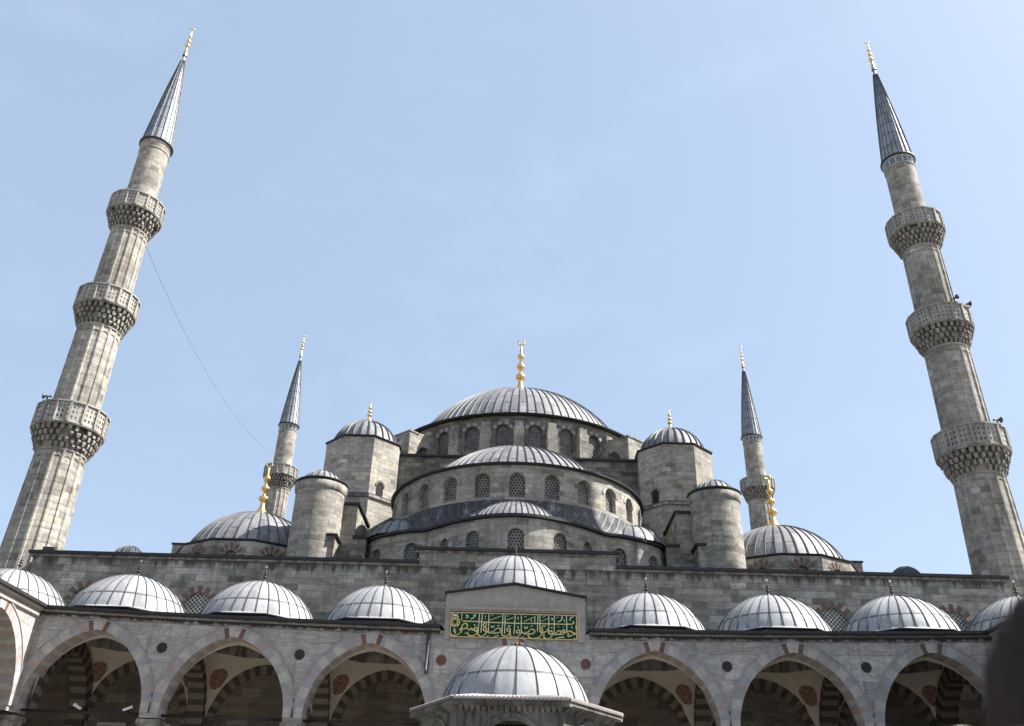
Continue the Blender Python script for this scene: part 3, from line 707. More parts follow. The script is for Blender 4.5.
# ------------------------------------------------------------------ arcades
def lift(x): return .0008*min(abs(x), 23.)**2
def warp_front(x, y, z): return lift(x)*min(max((z-5)/5, 0), 1)
SPR, AH, AA = 6.9, 3.38, 2.82
ring_pts = arch_pts(AA, AH, 46)
def ringmat(i, n):
    m = n//2
    if i in (m-2, m+1): return 'vred'
    if i in (m-1, m): return 'vpale'
    h = (i*7+i*i*3) % 11
    return ('vpale', 'vgrey', 'vpink', 'vpale', 'vgrey', 'vpale', 'vpink', 'vgrey', 'vpale', 'vgrey', 'vpale')[h]
def bay(T, uc, parent, base, warp, back=True, ro=True, side=1):
    """arch ring, rod, vault, rosettes and inner blind arch of one bay; T(u,z,d)"""
    mb = MB(); voussoirs(mb, T, uc, SPR, ring_pts, .47, .05, ringmat); mb.build('arch', parent, base, None, warp)
    mb = MB(); out = offset_arch(ring_pts, .47); o2 = offset_arch(ring_pts, .53)
    for i in range(46):
        a, b = out[i], out[i+1]; c, e = o2[i+1], o2[i]
        for (p, q, d1, d2) in ((e, c, -.085, -.001), (a, b, -.085, -.001)):
            mb.poly([T(uc+p[0], SPR+p[1], d1), T(uc+q[0], SPR+q[1], d1), T(uc+q[0], SPR+q[1], d2), T(uc+p[0], SPR+p[1], d2)], 'vgrey')
        mb.poly([T(uc+a[0], SPR+a[1], -.085), T(uc+b[0], SPR+b[1], -.085), T(uc+c[0], SPR+c[1], -.085), T(uc+e[0], SPR+e[1], -.085)], 'vgrey')
    mb.build('arch_moulding', parent, base, None, warp)
    mb = MB(); mb.tube([T(uc-AA-.2, 6.86, .45), T(uc+AA+.2, 6.86, .45)], .06, 'iron', 6); mb.build('tie_rod', parent, base, None, warp)
    # pendentive vault
    D0, D1 = .92, 6.55; cyd = (D0+D1)/2; hx, hy = 2.85, (D1-D0)/2; NA, NT_ = 64, 6; RR = 2.7; ZR = 10.55
    def edge_pt(th):
        sx, sy = sin(th), -cos(th); k = min(hx/abs(sx) if abs(sx) > 1e-9 else 1e9, hy/abs(sy) if abs(sy) > 1e-9 else 1e9)
        x, y = sx*k, sy*k
        s_ = x/hx if abs(abs(y)-hy) < 1e-6 else y/hy
        c = ((3.2)**2-2.82**2)/(2*2.82); R_ = 2.82+c; xx = min(abs(s_)*2.82, 2.82); zz = sqrt(max(R_*R_-(xx+c)**2, 0))
        return x, y, SPR+zz
    def vp(i, j):
        th = 2*pi*i/NA+pi/4; x, y, z = edge_pt(th); x2, y2 = RR*sin(th), -RR*cos(th); t = j/NT_
        bl = .28*sin(pi*t)*max(0, (ZR-z)/3.6)
        q = sqrt(x*x+y*y); return x+(x2-x)*t+bl*x/q, y+(y2-y)*t+bl*y/q, z+(ZR-z)*t+bl
    mb = MB()
    for i in range(NA):
        for j in range(NT_):
            p = [vp(i, j), vp(i+1, j), vp(i+1, j+1), vp(i, j+1)]
            mb.poly([T(uc+x, z, cyd+y) for x, y, z in p], 'plaster', None, True)
    for i in range(NA):
        t0, t1 = 2*pi*i/NA, 2*pi*(i+1)/NA
        for (z0, z1, r0, r1, m) in ((ZR, ZR+.42, RR, RR, 'frieze'), (ZR+.42, ZR+1.6, RR, 1.9, 'plaster'), (ZR+1.6, ZR+2.3, 1.9, 0, 'plaster')):
            p = [T(uc+r*sin(t), z, cyd-r*cos(t)) for r, z, t in ((r0, z0, t0), (r0, z0, t1), (r1, z1, t1), (r1, z1, t0))]
            u = [(t0*RR, 0), (t1*RR, 0), (t1*RR, .42), (t0*RR, .42)]
            if r1 == 0: p, u = p[:3], u[:3]
            mb.poly(p, m, u, True)
    vt = mb.build('vault', parent, base, None, warp)
    if ro:
        for s_ in (-1, 1):
            th = pi-s_*pi/4; i = (th-pi/4)/(2*pi)*NA
            P0 = Vector(vp(i, 3.35)); Pu = Vector(vp(i, 3.6))-Vector(vp(i, 3.1)); Pt = Vector(vp(i+.5, 3.35))-Vector(vp(i-.5, 3.35))
            Pu.normalize(); Pt.normalize(); Pn = Pu.cross(Pt).normalized(); c0 = Vector((0, 0, 8.5))
            if Pn.dot(c0-P0) < 0: Pn = -Pn
            mb = MB(); r = .52; n = 24; C_ = P0+Pn*.1; pts = [C_+Pt*r*cos(2*pi*k/n)+Pu*r*sin(2*pi*k/n) for k in range(n)]
            W = lambda p: T(uc+p.x, p.z, cyd+p.y)
            mb.poly([W(p) for p in pts], 'rosette', [(r*cos(2*pi*k/n), r*sin(2*pi*k/n)) for k in range(n)])
            back_ = [p-Pn*.16 for p in pts]
            for k in range(n): mb.poly([W(pts[k]), W(pts[(k+1) % n]), W(back_[(k+1) % n]), W(back_[k])], 'rosette', [(0, 0)]*4)
            mb.build('rosette', vt, base, None, warp)
    # blind arch on the rear wall
    pb = arch_pts(2.45, 2.85, 30)
    mb = MB(); TB = lambda u, z, d: T(u, z, 6.56+d)
    voussoirs(mb, TB, uc, SPR, pb, .5, .05, lambda i, n: 'vdark' if i % 2 else 'vbuff')
    mb.build('blind_arch', parent, base, None, warp)
def transverse(T, uc, parent, base, warp):
    """striped cross arch from the pier at u=uc to the rear wall"""
    pts = arch_pts(2.45, 2.9, 28); out = offset_arch(pts, .75); dc = 3.72; mb = MB(); hw = .42
    for i in range(28):
        m = 'vdark' if i % 2 else 'vbuff'
        q = [(dc+x, SPR+z) for x, z in (pts[i], pts[i+1], out[i+1], out[i])]
        for s_ in (-hw, hw): mb.poly([T(uc+s_, z, d) for d, z in q], m)
        mb.poly([T(uc-hw, q[0][1], q[0][0]), T(uc+hw, q[0][1], q[0][0]), T(uc+hw, q[1][1], q[1][0]), T(uc-hw, q[1][1], q[1][0])], m)
    # striped wall piers carrying the arch at the rear
    z = 0.
    k = 0
    while z < SPR-.01:
        for d0, d1 in ((6.15, 6.6),):
            m = 'vdark' if k % 2 else 'vbuff'; z2 = min(z+.46, SPR)
            a, b = uc-hw, uc+hw
            mb.poly([T(a, z, d0), T(b, z, d0), T(b, z2, d0), T(a, z2, d0)], m)
            for s_ in (a, b): mb.poly([T(s_, z, d0), T(s_, z2, d0), T(s_, z2, d1), T(s_, z, d1)], m)
        z += .46; k += 1
    # filling above the cross arch up to the roof
    for s_ in (-hw+.02, hw-.02):
        for i in range(28):
            a, b = out[i], out[i+1]
            mb.poly([T(uc+s_, SPR+a[1], dc+a[0]), T(uc+s_, SPR+b[1], dc+b[0]), T(uc+s_, 11.0, dc+b[0]), T(uc+s_, 11.0, dc+a[0])], 'plaster')
    mb.build('cross_arch', parent, base, None, warp)
def column(T, u, parent, base, warp):
    x, y, _ = T(u, 0, .45)
    mb = MB(); mb.lathe(x, y, [(.0, 0), (.55, 0), (.55, .25), (.48, .4), (.42, .5), (.38, 5.6), (.4, 5.7)], 'marble', 24); c = mb.build('column', parent, base)
    mb = MB(); mb.lathe(x, y, [(.4, 5.7), (.42, 5.85), (.55, 6.3), (.6, 6.42), (.6, 6.5)], 'carved', 8, smooth=False); mb.box(x-.5, x+.5, y-.5, y+.5, 6.5, 6.72, 'carved'); mb.build('capital', c, base)
def roof_dome(x, y, zb, R, al, parent, base, dz, finh=1.0, label=None, fin=True):
    h = R*(1-cos(radians(al)))/sin(radians(al))
    mb = MB(); mb.prism(ngon(x, y, R+.02, 8), zb-.95+dz, zb-.12+dz, 'cornice', bottom=False); b_ = mb.build('dome_base', parent, base)
    mb = MB(); poly_eave(mb, x, y, R+.03, 8, zb-.02+dz, .12, .08); mb.prism(ngon(x, y, R-.3, 8), zb-.12+dz, zb+dz, 'edge'); mb.build('eave', b_, base)
    mb = MB(); dome_mesh(mb, x, y, zb+dz, R, al, 32, 2.55, 'lead_bright', (.022, .04), steps=14, split=3/14, phase=random.random()*.2)
    # rain lip flaring out at the foot of the dome
    mb.lathe(x, y, [(R+.16, zb-.03+dz), (R+.05, zb+.03+dz), (R-.02, zb+.1+dz)], 'lead_bright', 52, smooth=True, uscale=1.0)
    d_ = mb.build('dome', parent, base, label)
    if fin: finial(x, y, zb+h+dz-.03, finh, 'finial', d_, base, 'bronze', 'pale_metal', 1.5, .15, (.34, .5, .62))
    return d_

# --- main arcade in front of the mosque
arc = thing('arcade', 'grey marble arcade with seven visible pointed arches and small lead domes', 'arcade', (0, 0, 0))
TF = lambda u, z, d: (u, d, z)
BC = [-19.65, -13.15, -6.65, 0, 6.65, 13.15, 19.65]
PIERS = [-22.85, -16.4, -9.9, -3.35, 3.35, 9.9, 16.4, 22.85]
Z0 = (0, 0, 0)
mb = MB()
ops = [(u, SPR-.2, SPR, ring_pts) for u in BC]
arched_wall(mb, TF, -22.6, 22.6, SPR-.2, 10.98, [(a, SPR-.2, c, p) for a, b, c, p in ops], 'marble', .92, du=.5, reveal='vgrey', rmats=['vpale', 'vgrey', 'vpink'])
arched_wall(mb, lambda u, z, d: (u, .92, z), -22.6, 22.6, SPR-.2, 10.98, ops, 'plaster', .001, du=.5)
for u in PIERS: 
    if abs(u) < 22: mb.poly([TF(u-.45, SPR-.2, 0), TF(u+.45, SPR-.2, 0), TF(u+.45, SPR-.2, .92), TF(u-.45, SPR-.2, .92)], 'vgrey')
mb.build('arcade_wall', arc, Z0, None, warp_front)
mb = MB()
segs = [(-22.9, -3.45), (3.6, 22.9)]
for a, b in segs:
    n = 12
    for i in range(n):
        x0, x1 = a+(b-a)*i/n, a+(b-a)*(i+1)/n
        pr = [(.0, 10.74), (-.07, 10.76), (-.07, 11.0), (-.1, 11.01), (-.2, 11.04), (-.2, 11.06)]
        for (d0, za), (d1, zb) in zip(pr, pr[1:]): mb.poly([(x0, d0, za), (x1, d0, za), (x1, d1, zb), (x0, d1, zb)], 'drip' if d0 == d1 == -.07 else 'cornice')
    mb_ = mb
MAT['drip'] = stone('stained_cornice', (.36, .34, .32), (.30, .29, .28), (.2, .19, .18), 2.2, 1.2, .006, .5, .5, [(10.96, .21, 1.0, .22)])
cn = mb.build('cornice', arc, Z0, None, warp_front)
mb = MB()
for a, b in segs:
    n = 12
    for i in range(n):
        x0, x1 = a+(b-a)*i/n, a+(b-a)*(i+1)/n
        for p, q in zip([(-.2, 11.03), (-.34, 11.06), (-.34, 11.2), (.2, 11.27)], [(-.34, 11.06), (-.34, 11.2), (.2, 11.27), (6.5, 12.1)]):
            mb.poly([(x0, p[0], p[1]), (x1, p[0], p[1]), (x1, q[0], q[1]), (x0, q[0], q[1])], 'edge' if q[0] < 1 else 'lead_roof')
mb.build('roof', arc, Z0, None, warp_front)
for u in BC:
    bay(TF, u, arc, Z0, warp_front)
for u in PIERS:
    transverse(TF, max(-22.6, min(22.6, u))+(-.0), arc, Z0, warp_front); column(TF, u if abs(u) < 22 else u*1.0, arc, Z0, None)
mb = MB(); mb.tube([(-3.98, -.09, 10.98), (-3.98, -.09, 9.15), (-3.98, -.2, 9.02)], .09, 'seam', 10)
for z in (10.3, 9.4): mb.box(-4.1, -3.86, -.1, -.002, z, z+.06, 'iron')
mb.build('downpipe', arc, Z0, 'dark lead downpipe beside the portal')
# roundels in the spandrels
for u, m in ((-22.1, 'slate'), (-16.45, 'slate'), (-9.95, 'slate'), (-3.32, 'porphyry'), (3.42, 'porphyry'), (9.98, 'slate'), (16.45, 'slate'), (22.1, 'slate')):
    mb = MB(); z = 9.62+lift(u); n = 20
    if abs(u) > 22: continue
    fr = [(u+.24*cos(2*pi*k/n), -.03, z+.24*sin(2*pi*k/n)) for k in range(n)]; mb.poly(fr, m)
    for k in range(n): mb.poly([fr[k], fr[(k+1) % n], (fr[(k+1) % n][0], .002, fr[(k+1) % n][2]), (fr[k][0], .002, fr[k][2])], m)
    mb.build('roundel', arc, Z0, 'dark red porphyry disc' if m == 'porphyry' else 'black stone disc')
# domes
for u in (-19.72, -13.05, -6.72, 6.85, 13.17, 19.6):
    roof_dome(u, 3.0, 11.45, 2.97, 74, arc, Z0, lift(u)*.8, 1.0)
for sx in (-1, 1): roof_dome(26.05*sx, 3.0, 11.55, 2.97, 74, arc, Z0, .3, 1.0)
# portal bay: raised gabled front
mb = MB()
G = [(-3.25, 10.98), (3.42, 10.98), (3.42, 12.66), (0.03, 13.22), (-3.25, 12.72)]
rec = (-3.0, 3.03, 10.66, 11.86)
mb.poly([(-3.25, -.06, 12.12), (3.42, -.06, 12.12), (3.42, -.06, 12.66), (.03, -.06, 13.22), (-3.25, -.06, 12.72)], 'moulding')
for x0, x1 in ((-3.25, -3.02), (3.05, 3.42)): mb.box(x0, x1, -.06, .5, 10.58, 12.12, 'moulding')
mb.box(-3.02, 3.05, .02, .5, 10.6, 12.12, 'moulding')
for a, b in ((0, 4), (1, 2)):
    (xa, za), (xb, zb) = G[a], G[b]; mb.poly([(xa, -.06, 10.58), (xa, 5.5, 10.98), (xb, 5.5, zb), (xb, -.06, zb)], 'wall')
pr = [(-.06, 12.12), (-.12, 12.06), (-.11, 11.98), (-.02, 11.9), (.0, 11.86)]
for (d0, za), (d1, zb) in zip(pr, pr[1:]): mb.poly([(-3.02, d0, za), (3.05, d0, za), (3.05, d1, zb), (-3.02, d1, zb)], 'moulding')
mb.box(-3.02, 3.05, -.2, -.004, 11.98, 12.1, 'moulding'); mb.box(-3.02, 3.05, -.13, -.004, 11.9, 11.976, 'moulding')
mb.build('gable', arc, Z0)
mb = MB()
for (xa, za), (xb, zb) in (((-3.35, 12.7), (.03, 13.22)), ((.03, 13.22), (3.52, 12.64))):
    p = [(-.12, 0), (-.24, .02), (-.24, .1), (6.3, .1)]
    for (d0, a_), (d1, b_) in zip(p, p[1:]):
        mb.poly([(xa, d0, za+a_), (xb, d0, zb+a_), (xb, d1, zb+b_), (xa, d1, za+b_)], 'edge')
mb.build('gable_roof', arc, Z0)
mb = MB(); mb.prism(ngon(0.02, 3.2, 2.95, 8), 12.0, 13.0, 'cornice', bottom=False); db = mb.build('dome_base', arc, Z0)
mb = MB(); poly_eave(mb, .02, 3.2, 2.95, 8, 13.1, .1, .08); mb.prism(ngon(.02, 3.2, 2.7, 8), 12.9, 13.1, 'edge'); mb.build('eave', db, Z0)
mb = MB(); dome_mesh(mb, .02, 3.2, 13.1, 2.92, 80, 32, 2.3, 'lead_bright', (.022, .04), split=4/14); d_ = mb.build('dome', arc, Z0, 'higher lead dome over the portal bay')
finial(.02, 3.2, 15.5, .9, 'finial', d_, Z0, 'bronze', 'bronze', 1.5, .2, (.3, .48, .62))

# --- side arcades of the courtyard
for sx, lab in ((-1, 'sunlit side arcade at the left edge with a red edged pointed arch'), (1, 'shaded side arcade at the right edge behind the dark haired person')):
    sa = thing('side_arcade', lab, 'arcade', (22.6*sx, -20, 0)); B_ = (22.6*sx, -20, 0)
    TS = (lambda sx: (lambda u, z, d: (sx*(22.6+d), -u, z)))(sx)
    W_ = lambda x, y, z: .42*min(max((z-5)/5, 0), 1)
    bcs = [3.4+6.5*k for k in range(6)]; prs = [6.65+6.5*k for k in range(6)]
    mb = MB()
    ops = [(u, SPR-.2, SPR, ring_pts) for u in bcs]
    arched_wall(mb, TS, 0.0, 39.2, SPR-.2, 10.98, ops, 'marble', .92, du=.5, reveal='vgrey', rmats=['vpale', 'vgrey', 'vpink'])
    arched_wall(mb, lambda u, z, d: TS(u, z, .92), 0.95, 39.2, SPR-.2, 10.98, [o for o in ops], 'plaster', .001, du=.5) if False else None
    mb.build('arcade_wall', sa, B_, None, W_)
    mb = MB()
    pr = [(.0, 10.6), (-.12, 10.66), (-.12, 10.84), (-.06, 10.86), (-.24, 11.0), (-.24, 11.04)]
    for (d0, za), (d1, zb) in zip(pr, pr[1:]): mb.poly([TS(.25, za, d0), TS(39.2, za, d0), TS(39.2, zb, d1), TS(.25, zb, d1)], 'moulding')
    mb.build('cornice', sa, B_, None, W_)
    mb = MB()
    for p, q in zip([(-.2, 11.03), (-.38, 11.06), (-.38, 11.2), (.2, 11.27)], [(-.38, 11.06), (-.38, 11.2), (.2, 11.27), (6.5, 12.1)]):
        mb.poly([TS(.2, p[1], p[0]), TS(39.2, p[1], p[0]), TS(39.2, q[1], q[0]), TS(.2, q[1], q[0])], 'edge' if q[0] < 1 else 'lead_roof')
    mb.build('roof', sa, B_, None, W_)
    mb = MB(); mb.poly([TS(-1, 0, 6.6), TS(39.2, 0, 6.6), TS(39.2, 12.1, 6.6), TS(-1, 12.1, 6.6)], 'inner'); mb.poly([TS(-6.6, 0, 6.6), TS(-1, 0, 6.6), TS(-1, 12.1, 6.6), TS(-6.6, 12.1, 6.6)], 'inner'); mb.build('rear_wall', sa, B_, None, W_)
    for u in bcs: bay(TS, u, sa, B_, W_, ro=True)
    for u in prs: transverse(TS, u, sa, B_, W_); column(TS, u, sa, B_, None)
    for u in bcs: roof_dome(sx*26.3, -u, 11.5, 2.97, 74, sa, B_, .4, 1.0)

# inner lower windows in the back wall under the arcade
for u in BC:
    if u == 0: continue
    for s_ in (-1.15, 1.15):
        q = MB(); x = u+s_; q.box(x-.75, x+.75, WY-.06, WY-.004, 4.6, 7.3, 'vpale'); q.box(x-.58, x+.58, WY-.075, WY-.062, 4.75, 7.13, 'dark'); mpart(q, 'window', wall)
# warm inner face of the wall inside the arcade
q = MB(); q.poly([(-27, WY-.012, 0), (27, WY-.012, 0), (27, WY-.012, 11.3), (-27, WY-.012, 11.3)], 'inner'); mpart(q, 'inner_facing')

# ------------------------------------------------------------------ minarets
def make_minaret(loc):
    root = thing('minaret', 'x', 'minaret', loc, 'four slender minarets around the mosque'); B_ = loc; cx, cy = loc[0], loc[1]
    n = 16
    def section(r, rib=.055, dl=.035):
        out = []
        for i in range(n):
            a = 2*pi*(i+.5)/n; k = 1/cos(pi/n)
            for da, rr in ((-dl*2, r*cos(pi/n)/cos(pi/n-dl*2)*k*1.0), (-dl, r*k+rib), (dl, r*k+rib)):
                out.append((a+da, rr))
            out.append((a+dl*2, r*cos(pi/n)/cos(pi/n-dl*2)*k))
        return out
    def shaft(z0, z1, r0, r1):
        mb = MB(); steps = 4
        for j in range(steps):
            za, zb = z0+(z1-z0)*j/steps, z0+(z1-z0)*(j+1)/steps
            ra, rb = r0+(r1-r0)*j/steps, r0+(r1-r0)*(j+1)/steps
            A, Bq = section(ra), section(rb); m = len(A)
            for i in range(m):
                (a0, q0), (a1, q1) = A[i], A[(i+1) % m]; (b0, p0), (b1, p1) = Bq[i], Bq[(i+1) % m]
                if i == m-1: a1 += 2*pi; b1 += 2*pi
                mb.poly([(cx+q0*sin(a0), cy-q0*cos(a0), za), (cx+q1*sin(a1), cy-q1*cos(a1), za), (cx+p1*sin(b1), cy-p1*cos(b1), zb), (cx+p0*sin(b0), cy-p0*cos(b0), zb)], 'minaret', [(a0*r0, za), (a1*r0, za), (a1*r0, zb), (a0*r0, zb)])
        # small round heads closing each panel near the top, and a ring above them
        for i in range(n):
            a = 2*pi*i/n; r = r1/cos(pi/n)*cos(pi/n)+.0; hw = r1*math.tan(pi/n)*.86
            c = Vector((cx+r*sin(a), cy-r*cos(a), 0)); tg = Vector((cos(a), sin(a), 0)); nn = Vector((sin(a), -cos(a), 0))
            pts = arch_pts(hw, hw, 6); oo = offset_arch(pts, .07)
            for k in range(6):
                q = [c+tg*x+Vector((0, 0, z1-.75+z)) for x, z in (pts[k], pts[k+1], oo[k+1], oo[k])]
                mb.poly([p+nn*.06 for p in q], 'minaret'); mb.poly([q[0], q[1], q[1]+nn*.06, q[0]+nn*.06], 'minaret'); mb.poly([q[3], q[2], q[2]+nn*.06, q[3]+nn*.06], 'minaret')
        mb.lathe(cx, cy, [(r1, z1-.2), (r1+.1, z1-.14), (r1+.1, z1-.05), (r1+.03, z1)], 'minaret', 32)
        return mb.build('shaft', root, B_)
    def balcony(z0, z1, zr, r0, r1):
        b = MB(); T_ = 4
        pr = [(r0*.98, z0-.05)]
        for k in range(T_): 
            ra = r0+(r1-.28-r0)*(k/T_)**.8; rb = r0+(r1-.28-r0)*((k+1)/T_)**.8; za = z0+(z1-z0)*k/T_; zb = z0+(z1-z0)*(k+1)/T_
            pr += [(ra*.97, zb-.04), (rb*.97, zb)]
        b.lathe(cx, cy, pr, 'carved', 48, smooth=False)
        NB = 30
        for k in range(T_):
            ra = r0+(r1-.1-r0)*(k/T_)**.8; rb = r0+(r1-.1-r0)*((k+1)/T_)**.8; za = z0+(z1-z0)*k/T_; zb = z0+(z1-z0)*(k+1)/T_-.03
            for i in range(NB):
                if random.random() < .06: continue
                a = 2*pi*(i+.5*(k % 2)+random.uniform(-.06, .06))/NB; w_ = pi/NB*random.uniform(.48, .66); jb = random.uniform(-.07, .03)
                def P(r, da, z): return (cx+r*sin(a+da), cy-r*cos(a+da), z)
                top = [P(rb-.32, -w_, zb), P(rb-.32, w_, zb), P(rb+.04+jb, w_, zb), P(rb+.04+jb, -w_, zb)]
                mid = [P(rb-.32, -w_, zb-.14), P(rb-.32, w_, zb-.14), P(rb+.04+jb, w_, zb-.14), P(rb+.04+jb, -w_, zb-.14)]
                bot = [P(ra-.06, -w_*.75, za+.02), P(ra-.06, w_*.75, za+.02), P(ra+.1, w_*.75, za+.02), P(ra+.1, -w_*.75, za+.02)]
                for A, C_ in ((top, mid), (mid, bot)):
                    for e in range(4): b.poly([A[e], A[(e+1) % 4], C_[(e+1) % 4], C_[e]], 'carved')
                b.poly(bot, 'carved')
        b.lathe(cx, cy, [(r1-.12, z1-.02), (r1+.02, z1), (r1+.06, z1+.1), (r1, z1+.16), (r0*.8, z1+.18)], 'carved', 48, smooth=False)
        bo = b.build('balcony', root, B_)
        p = MB(); np_ = 16
        for i in range(np_):
            a0, a1 = 2*pi*i/np_, 2*pi*(i+1)/np_
            v0 = Vector((cx+r1*sin(a0), cy-r1*cos(a0), 0)); v1 = Vector((cx+r1*sin(a1), cy-r1*cos(a1), 0)); nn = Vector((sin((a0+a1)/2), -cos((a0+a1)/2), 0))
            us_ = [0, .12, .27, .35, .5, .58, .73, .88, 1]; hz = zr-z1-.16
            us_ = [0, .14, .28, .43, .57, .72, .86, 1]; vs_ = [0, .16, .3, .42, .56, .68, .82, 1]
            holes = {(x, y) for x in (1, 3, 5) for y in (1, 3, 5)}
            for d in (0, -.09):
                Q = lambda x, y, d=d: v0.lerp(v1, us_[x])+nn*d+Vector((0, 0, z1+.16+vs_[y]*hz))
                for x in range(7):
                    for y in range(7):
                        if (x, y) in holes: continue
                        p.poly([Q(x, y), Q(x+1, y), Q(x+1, y+1), Q(x, y+1)], 'railing')
            Q = lambda x, y, d: v0.lerp(v1, us_[x])+nn*d+Vector((0, 0, z1+.16+vs_[y]*hz))
            for x, y in holes:
                for (xa, ya, xb, yb) in ((x, y, x+1, y), (x+1, y, x+1, y+1), (x+1, y+1, x, y+1), (x, y+1, x, y)):
                    p.poly([Q(xa, ya, 0), Q(xb, yb, 0), Q(xb, yb, -.09), Q(xa, ya, -.09)], 'railing')
            # post and top rail
            p.obox(v0+Vector((0, 0, (z1+zr)/2+.1)), Vector((cos(a0), sin(a0), 0))*.07, Vector((sin(a0), -cos(a0), 0))*.08, Vector((0, 0, (zr-z1)/2-.04)), 'railing')
            mid_ = (v0+v1)/2+Vector((0, 0, zr+.03)); p.obox(mid_, (v1-v0)/2, nn*.1, Vector((0, 0, .05)), 'railing')
        p.build('railing', bo, B_)
        return bo
    b = MB(); b.prism(ngon(cx, cy, 2.45, 8), 0, 12.4, 'minaret'); b.lathe(cx, cy, [(2.5, 12.4), (2.2, 13.0), (1.74, 13.9), (1.74, 14.1)], 'minaret', 16, smooth=False); b.build('base', root, B_)
    shaft(14.0, 23.25, 1.68, 1.43); balcony(23.2, 24.62, 26.1, 1.45, 2.16)
    shaft(24.7, 32.5, 1.41, 1.33); balcony(32.45, 33.85, 35.2, 1.35, 2.0)
    shaft(33.95, 40.95, 1.28, 1.2); balcony(40.9, 42.3, 43.6, 1.22, 1.9)
    b = MB(); b.lathe(cx, cy, [(1.1, 42.3), (1.08, 48.75)], 'minaret', 32); b.lathe(cx, cy, [(1.08, 48.7), (1.14, 48.76), (1.14, 48.84), (1.08, 48.86)], 'minaret', 32); b.build('shaft', root, B_)
    b = MB(); b.lathe(cx, cy, [(1.08, 48.86), (1.1, 48.9), (1.1, 49.4), (1.17, 49.5)], 'tile', 32); b.build('tile_band', root, B_)
    b = MB(); b.lathe(cx, cy, [(1.17, 49.5), (1.28, 49.55), (1.28, 49.66), (1.1, 49.76)], 'edge', 32); b.build('eave', root, B_)
    b = MB(); N = 20; H = 10.6; z0 = 49.7; R = 1.12; st = 12
    for i in range(N):
        t0, t1 = 2*pi*i/N, 2*pi*(i+1)/N
        for j in range(st):
            f0, f1 = j/st, (j+1)/st; pf = lambda f: R*(1-f)*.97+.05+.06*sin(pi*f)
            r0, r1 = pf(f0), pf(f1)
            b.poly([(cx+r0*sin(t0), cy-r0*cos(t0), z0+H*f0), (cx+r0*sin(t1), cy-r0*cos(t1), z0+H*f0), (cx+r1*sin(t1), cy-r1*cos(t1), z0+H*f1), (cx+r1*sin(t0), cy-r1*cos(t0), z0+H*f1)], 'spire_lead', [(i+.01, f0*9+.01), (i+.99, f0*9+.01), (i+.99, f1*9+.01), (i+.01, f1*9+.01)])
        t = t0; a = []
        for j in range(st): 
            f = j/st; r = R*(1-f)*.97+.05+.06*sin(pi*f); a.append((f, r))
        for (f0, r0), (f1, r1) in zip(a, a[1:]):
            def Q(r, f, o, e): 
                return (cx+(r+e)*sin(t)+o*cos(t), cy-(r+e)*cos(t)+o*sin(t), z0+H*f)
            b.poly([Q(r0, f0, -.03, 0), Q(r1, f1, -.02, 0), Q(r1, f1, 0, .05), Q(r0, f0, 0, .05)], 'seam'); b.poly([Q(r0, f0, .03, 0), Q(r1, f1, .02, 0), Q(r1, f1, 0, .05), Q(r0, f0, 0, .05)], 'seam')
    sp = b.build('spire', root, B_)
    finial(cx, cy, z0+H-.1, 3.5, 'finial', sp, B_, 'gold', 'gold', .72, .2, (.3, .46, .62), 1.0)
    return root
MAT['railing'] = plainstone('railing_marble', (.37, .35, .315), .35, .8, 2, .4)
MAT['spire_lead'] = lead('spire_lead_sheet', (.23, .25, .28), .4, .3, .07, .3, .5)
m1 = make_minaret((-29.1, 9.0, 0)); m1['label'] = 'tall near minaret left of the mosque, sunlit on its right side'
m2 = copy_tree(m1); m2.location = (29.05, 9.0, 0); m2['label'] = 'tall near minaret right of the mosque, mostly in shade'
m3 = copy_tree(m1); m3.location = (-29.0, 56.8, 0); m3.scale = (1.04, 1.04, .972); m3['label'] = 'distant minaret behind the left corner dome'
m4 = copy_tree(m1); m4.location = (29.0, 56.8, 0); m4.scale = (1.04, 1.04, .972); m4['label'] = 'distant minaret behind the right corner dome'
for ch in m1.children:
    if ch.name.startswith('tile_band'):
        ch.data = ch.data.copy(); ch.data.materials[0] = MAT['minaret']

# loudspeakers on the balconies
def speaker(loc, az, label):
    t = thing('loudspeaker', label, 'loudspeaker', loc, 'horn loudspeakers on the minaret balconies'); r = Vector((cos(az), sin(az), 0))
    def frame(p): return p
    b = MB(); 
    prof = [(q*.55, x*.55) for q, x in [(.10, -.42), (.13, -.38), (.13, -.2), (.06, -.16), (.07, 0), (.12, .15), (.22, .32), (.36, .46), (.38, .5), (.34, .47), (.18, .25), (.05, .05), (0, .03)]]
    tg = Vector((-r.y, r.x, 0)); up_ = Vector((0, 0, 1)); n = 16; c = Vector(loc)+Vector((0, 0, .36))
    for i in range(n):
        a0, a1 = 2*pi*i/n, 2*pi*(i+1)/n
        for (ra, xa), (rb, xb) in zip(prof, prof[1:]):
            p = [c+r*x+(tg*cos(a)+up_*sin(a))*q for q, x, a in ((ra, xa, a0), (ra, xa, a1), (rb, xb, a1), (rb, xb, a0))]
            b.poly(p, 'horn', None, True)
    b.build('horn', t, loc)
    b = MB(); b.tube([Vector(loc), Vector(loc)+Vector((0, 0, .35))], .05, 'iron', 6); b.obox(Vector(loc)+Vector((0, 0, .02)), (.12, 0, 0), (0, .12, 0), (0, 0, .02), 'iron'); b.build('bracket', t, loc)
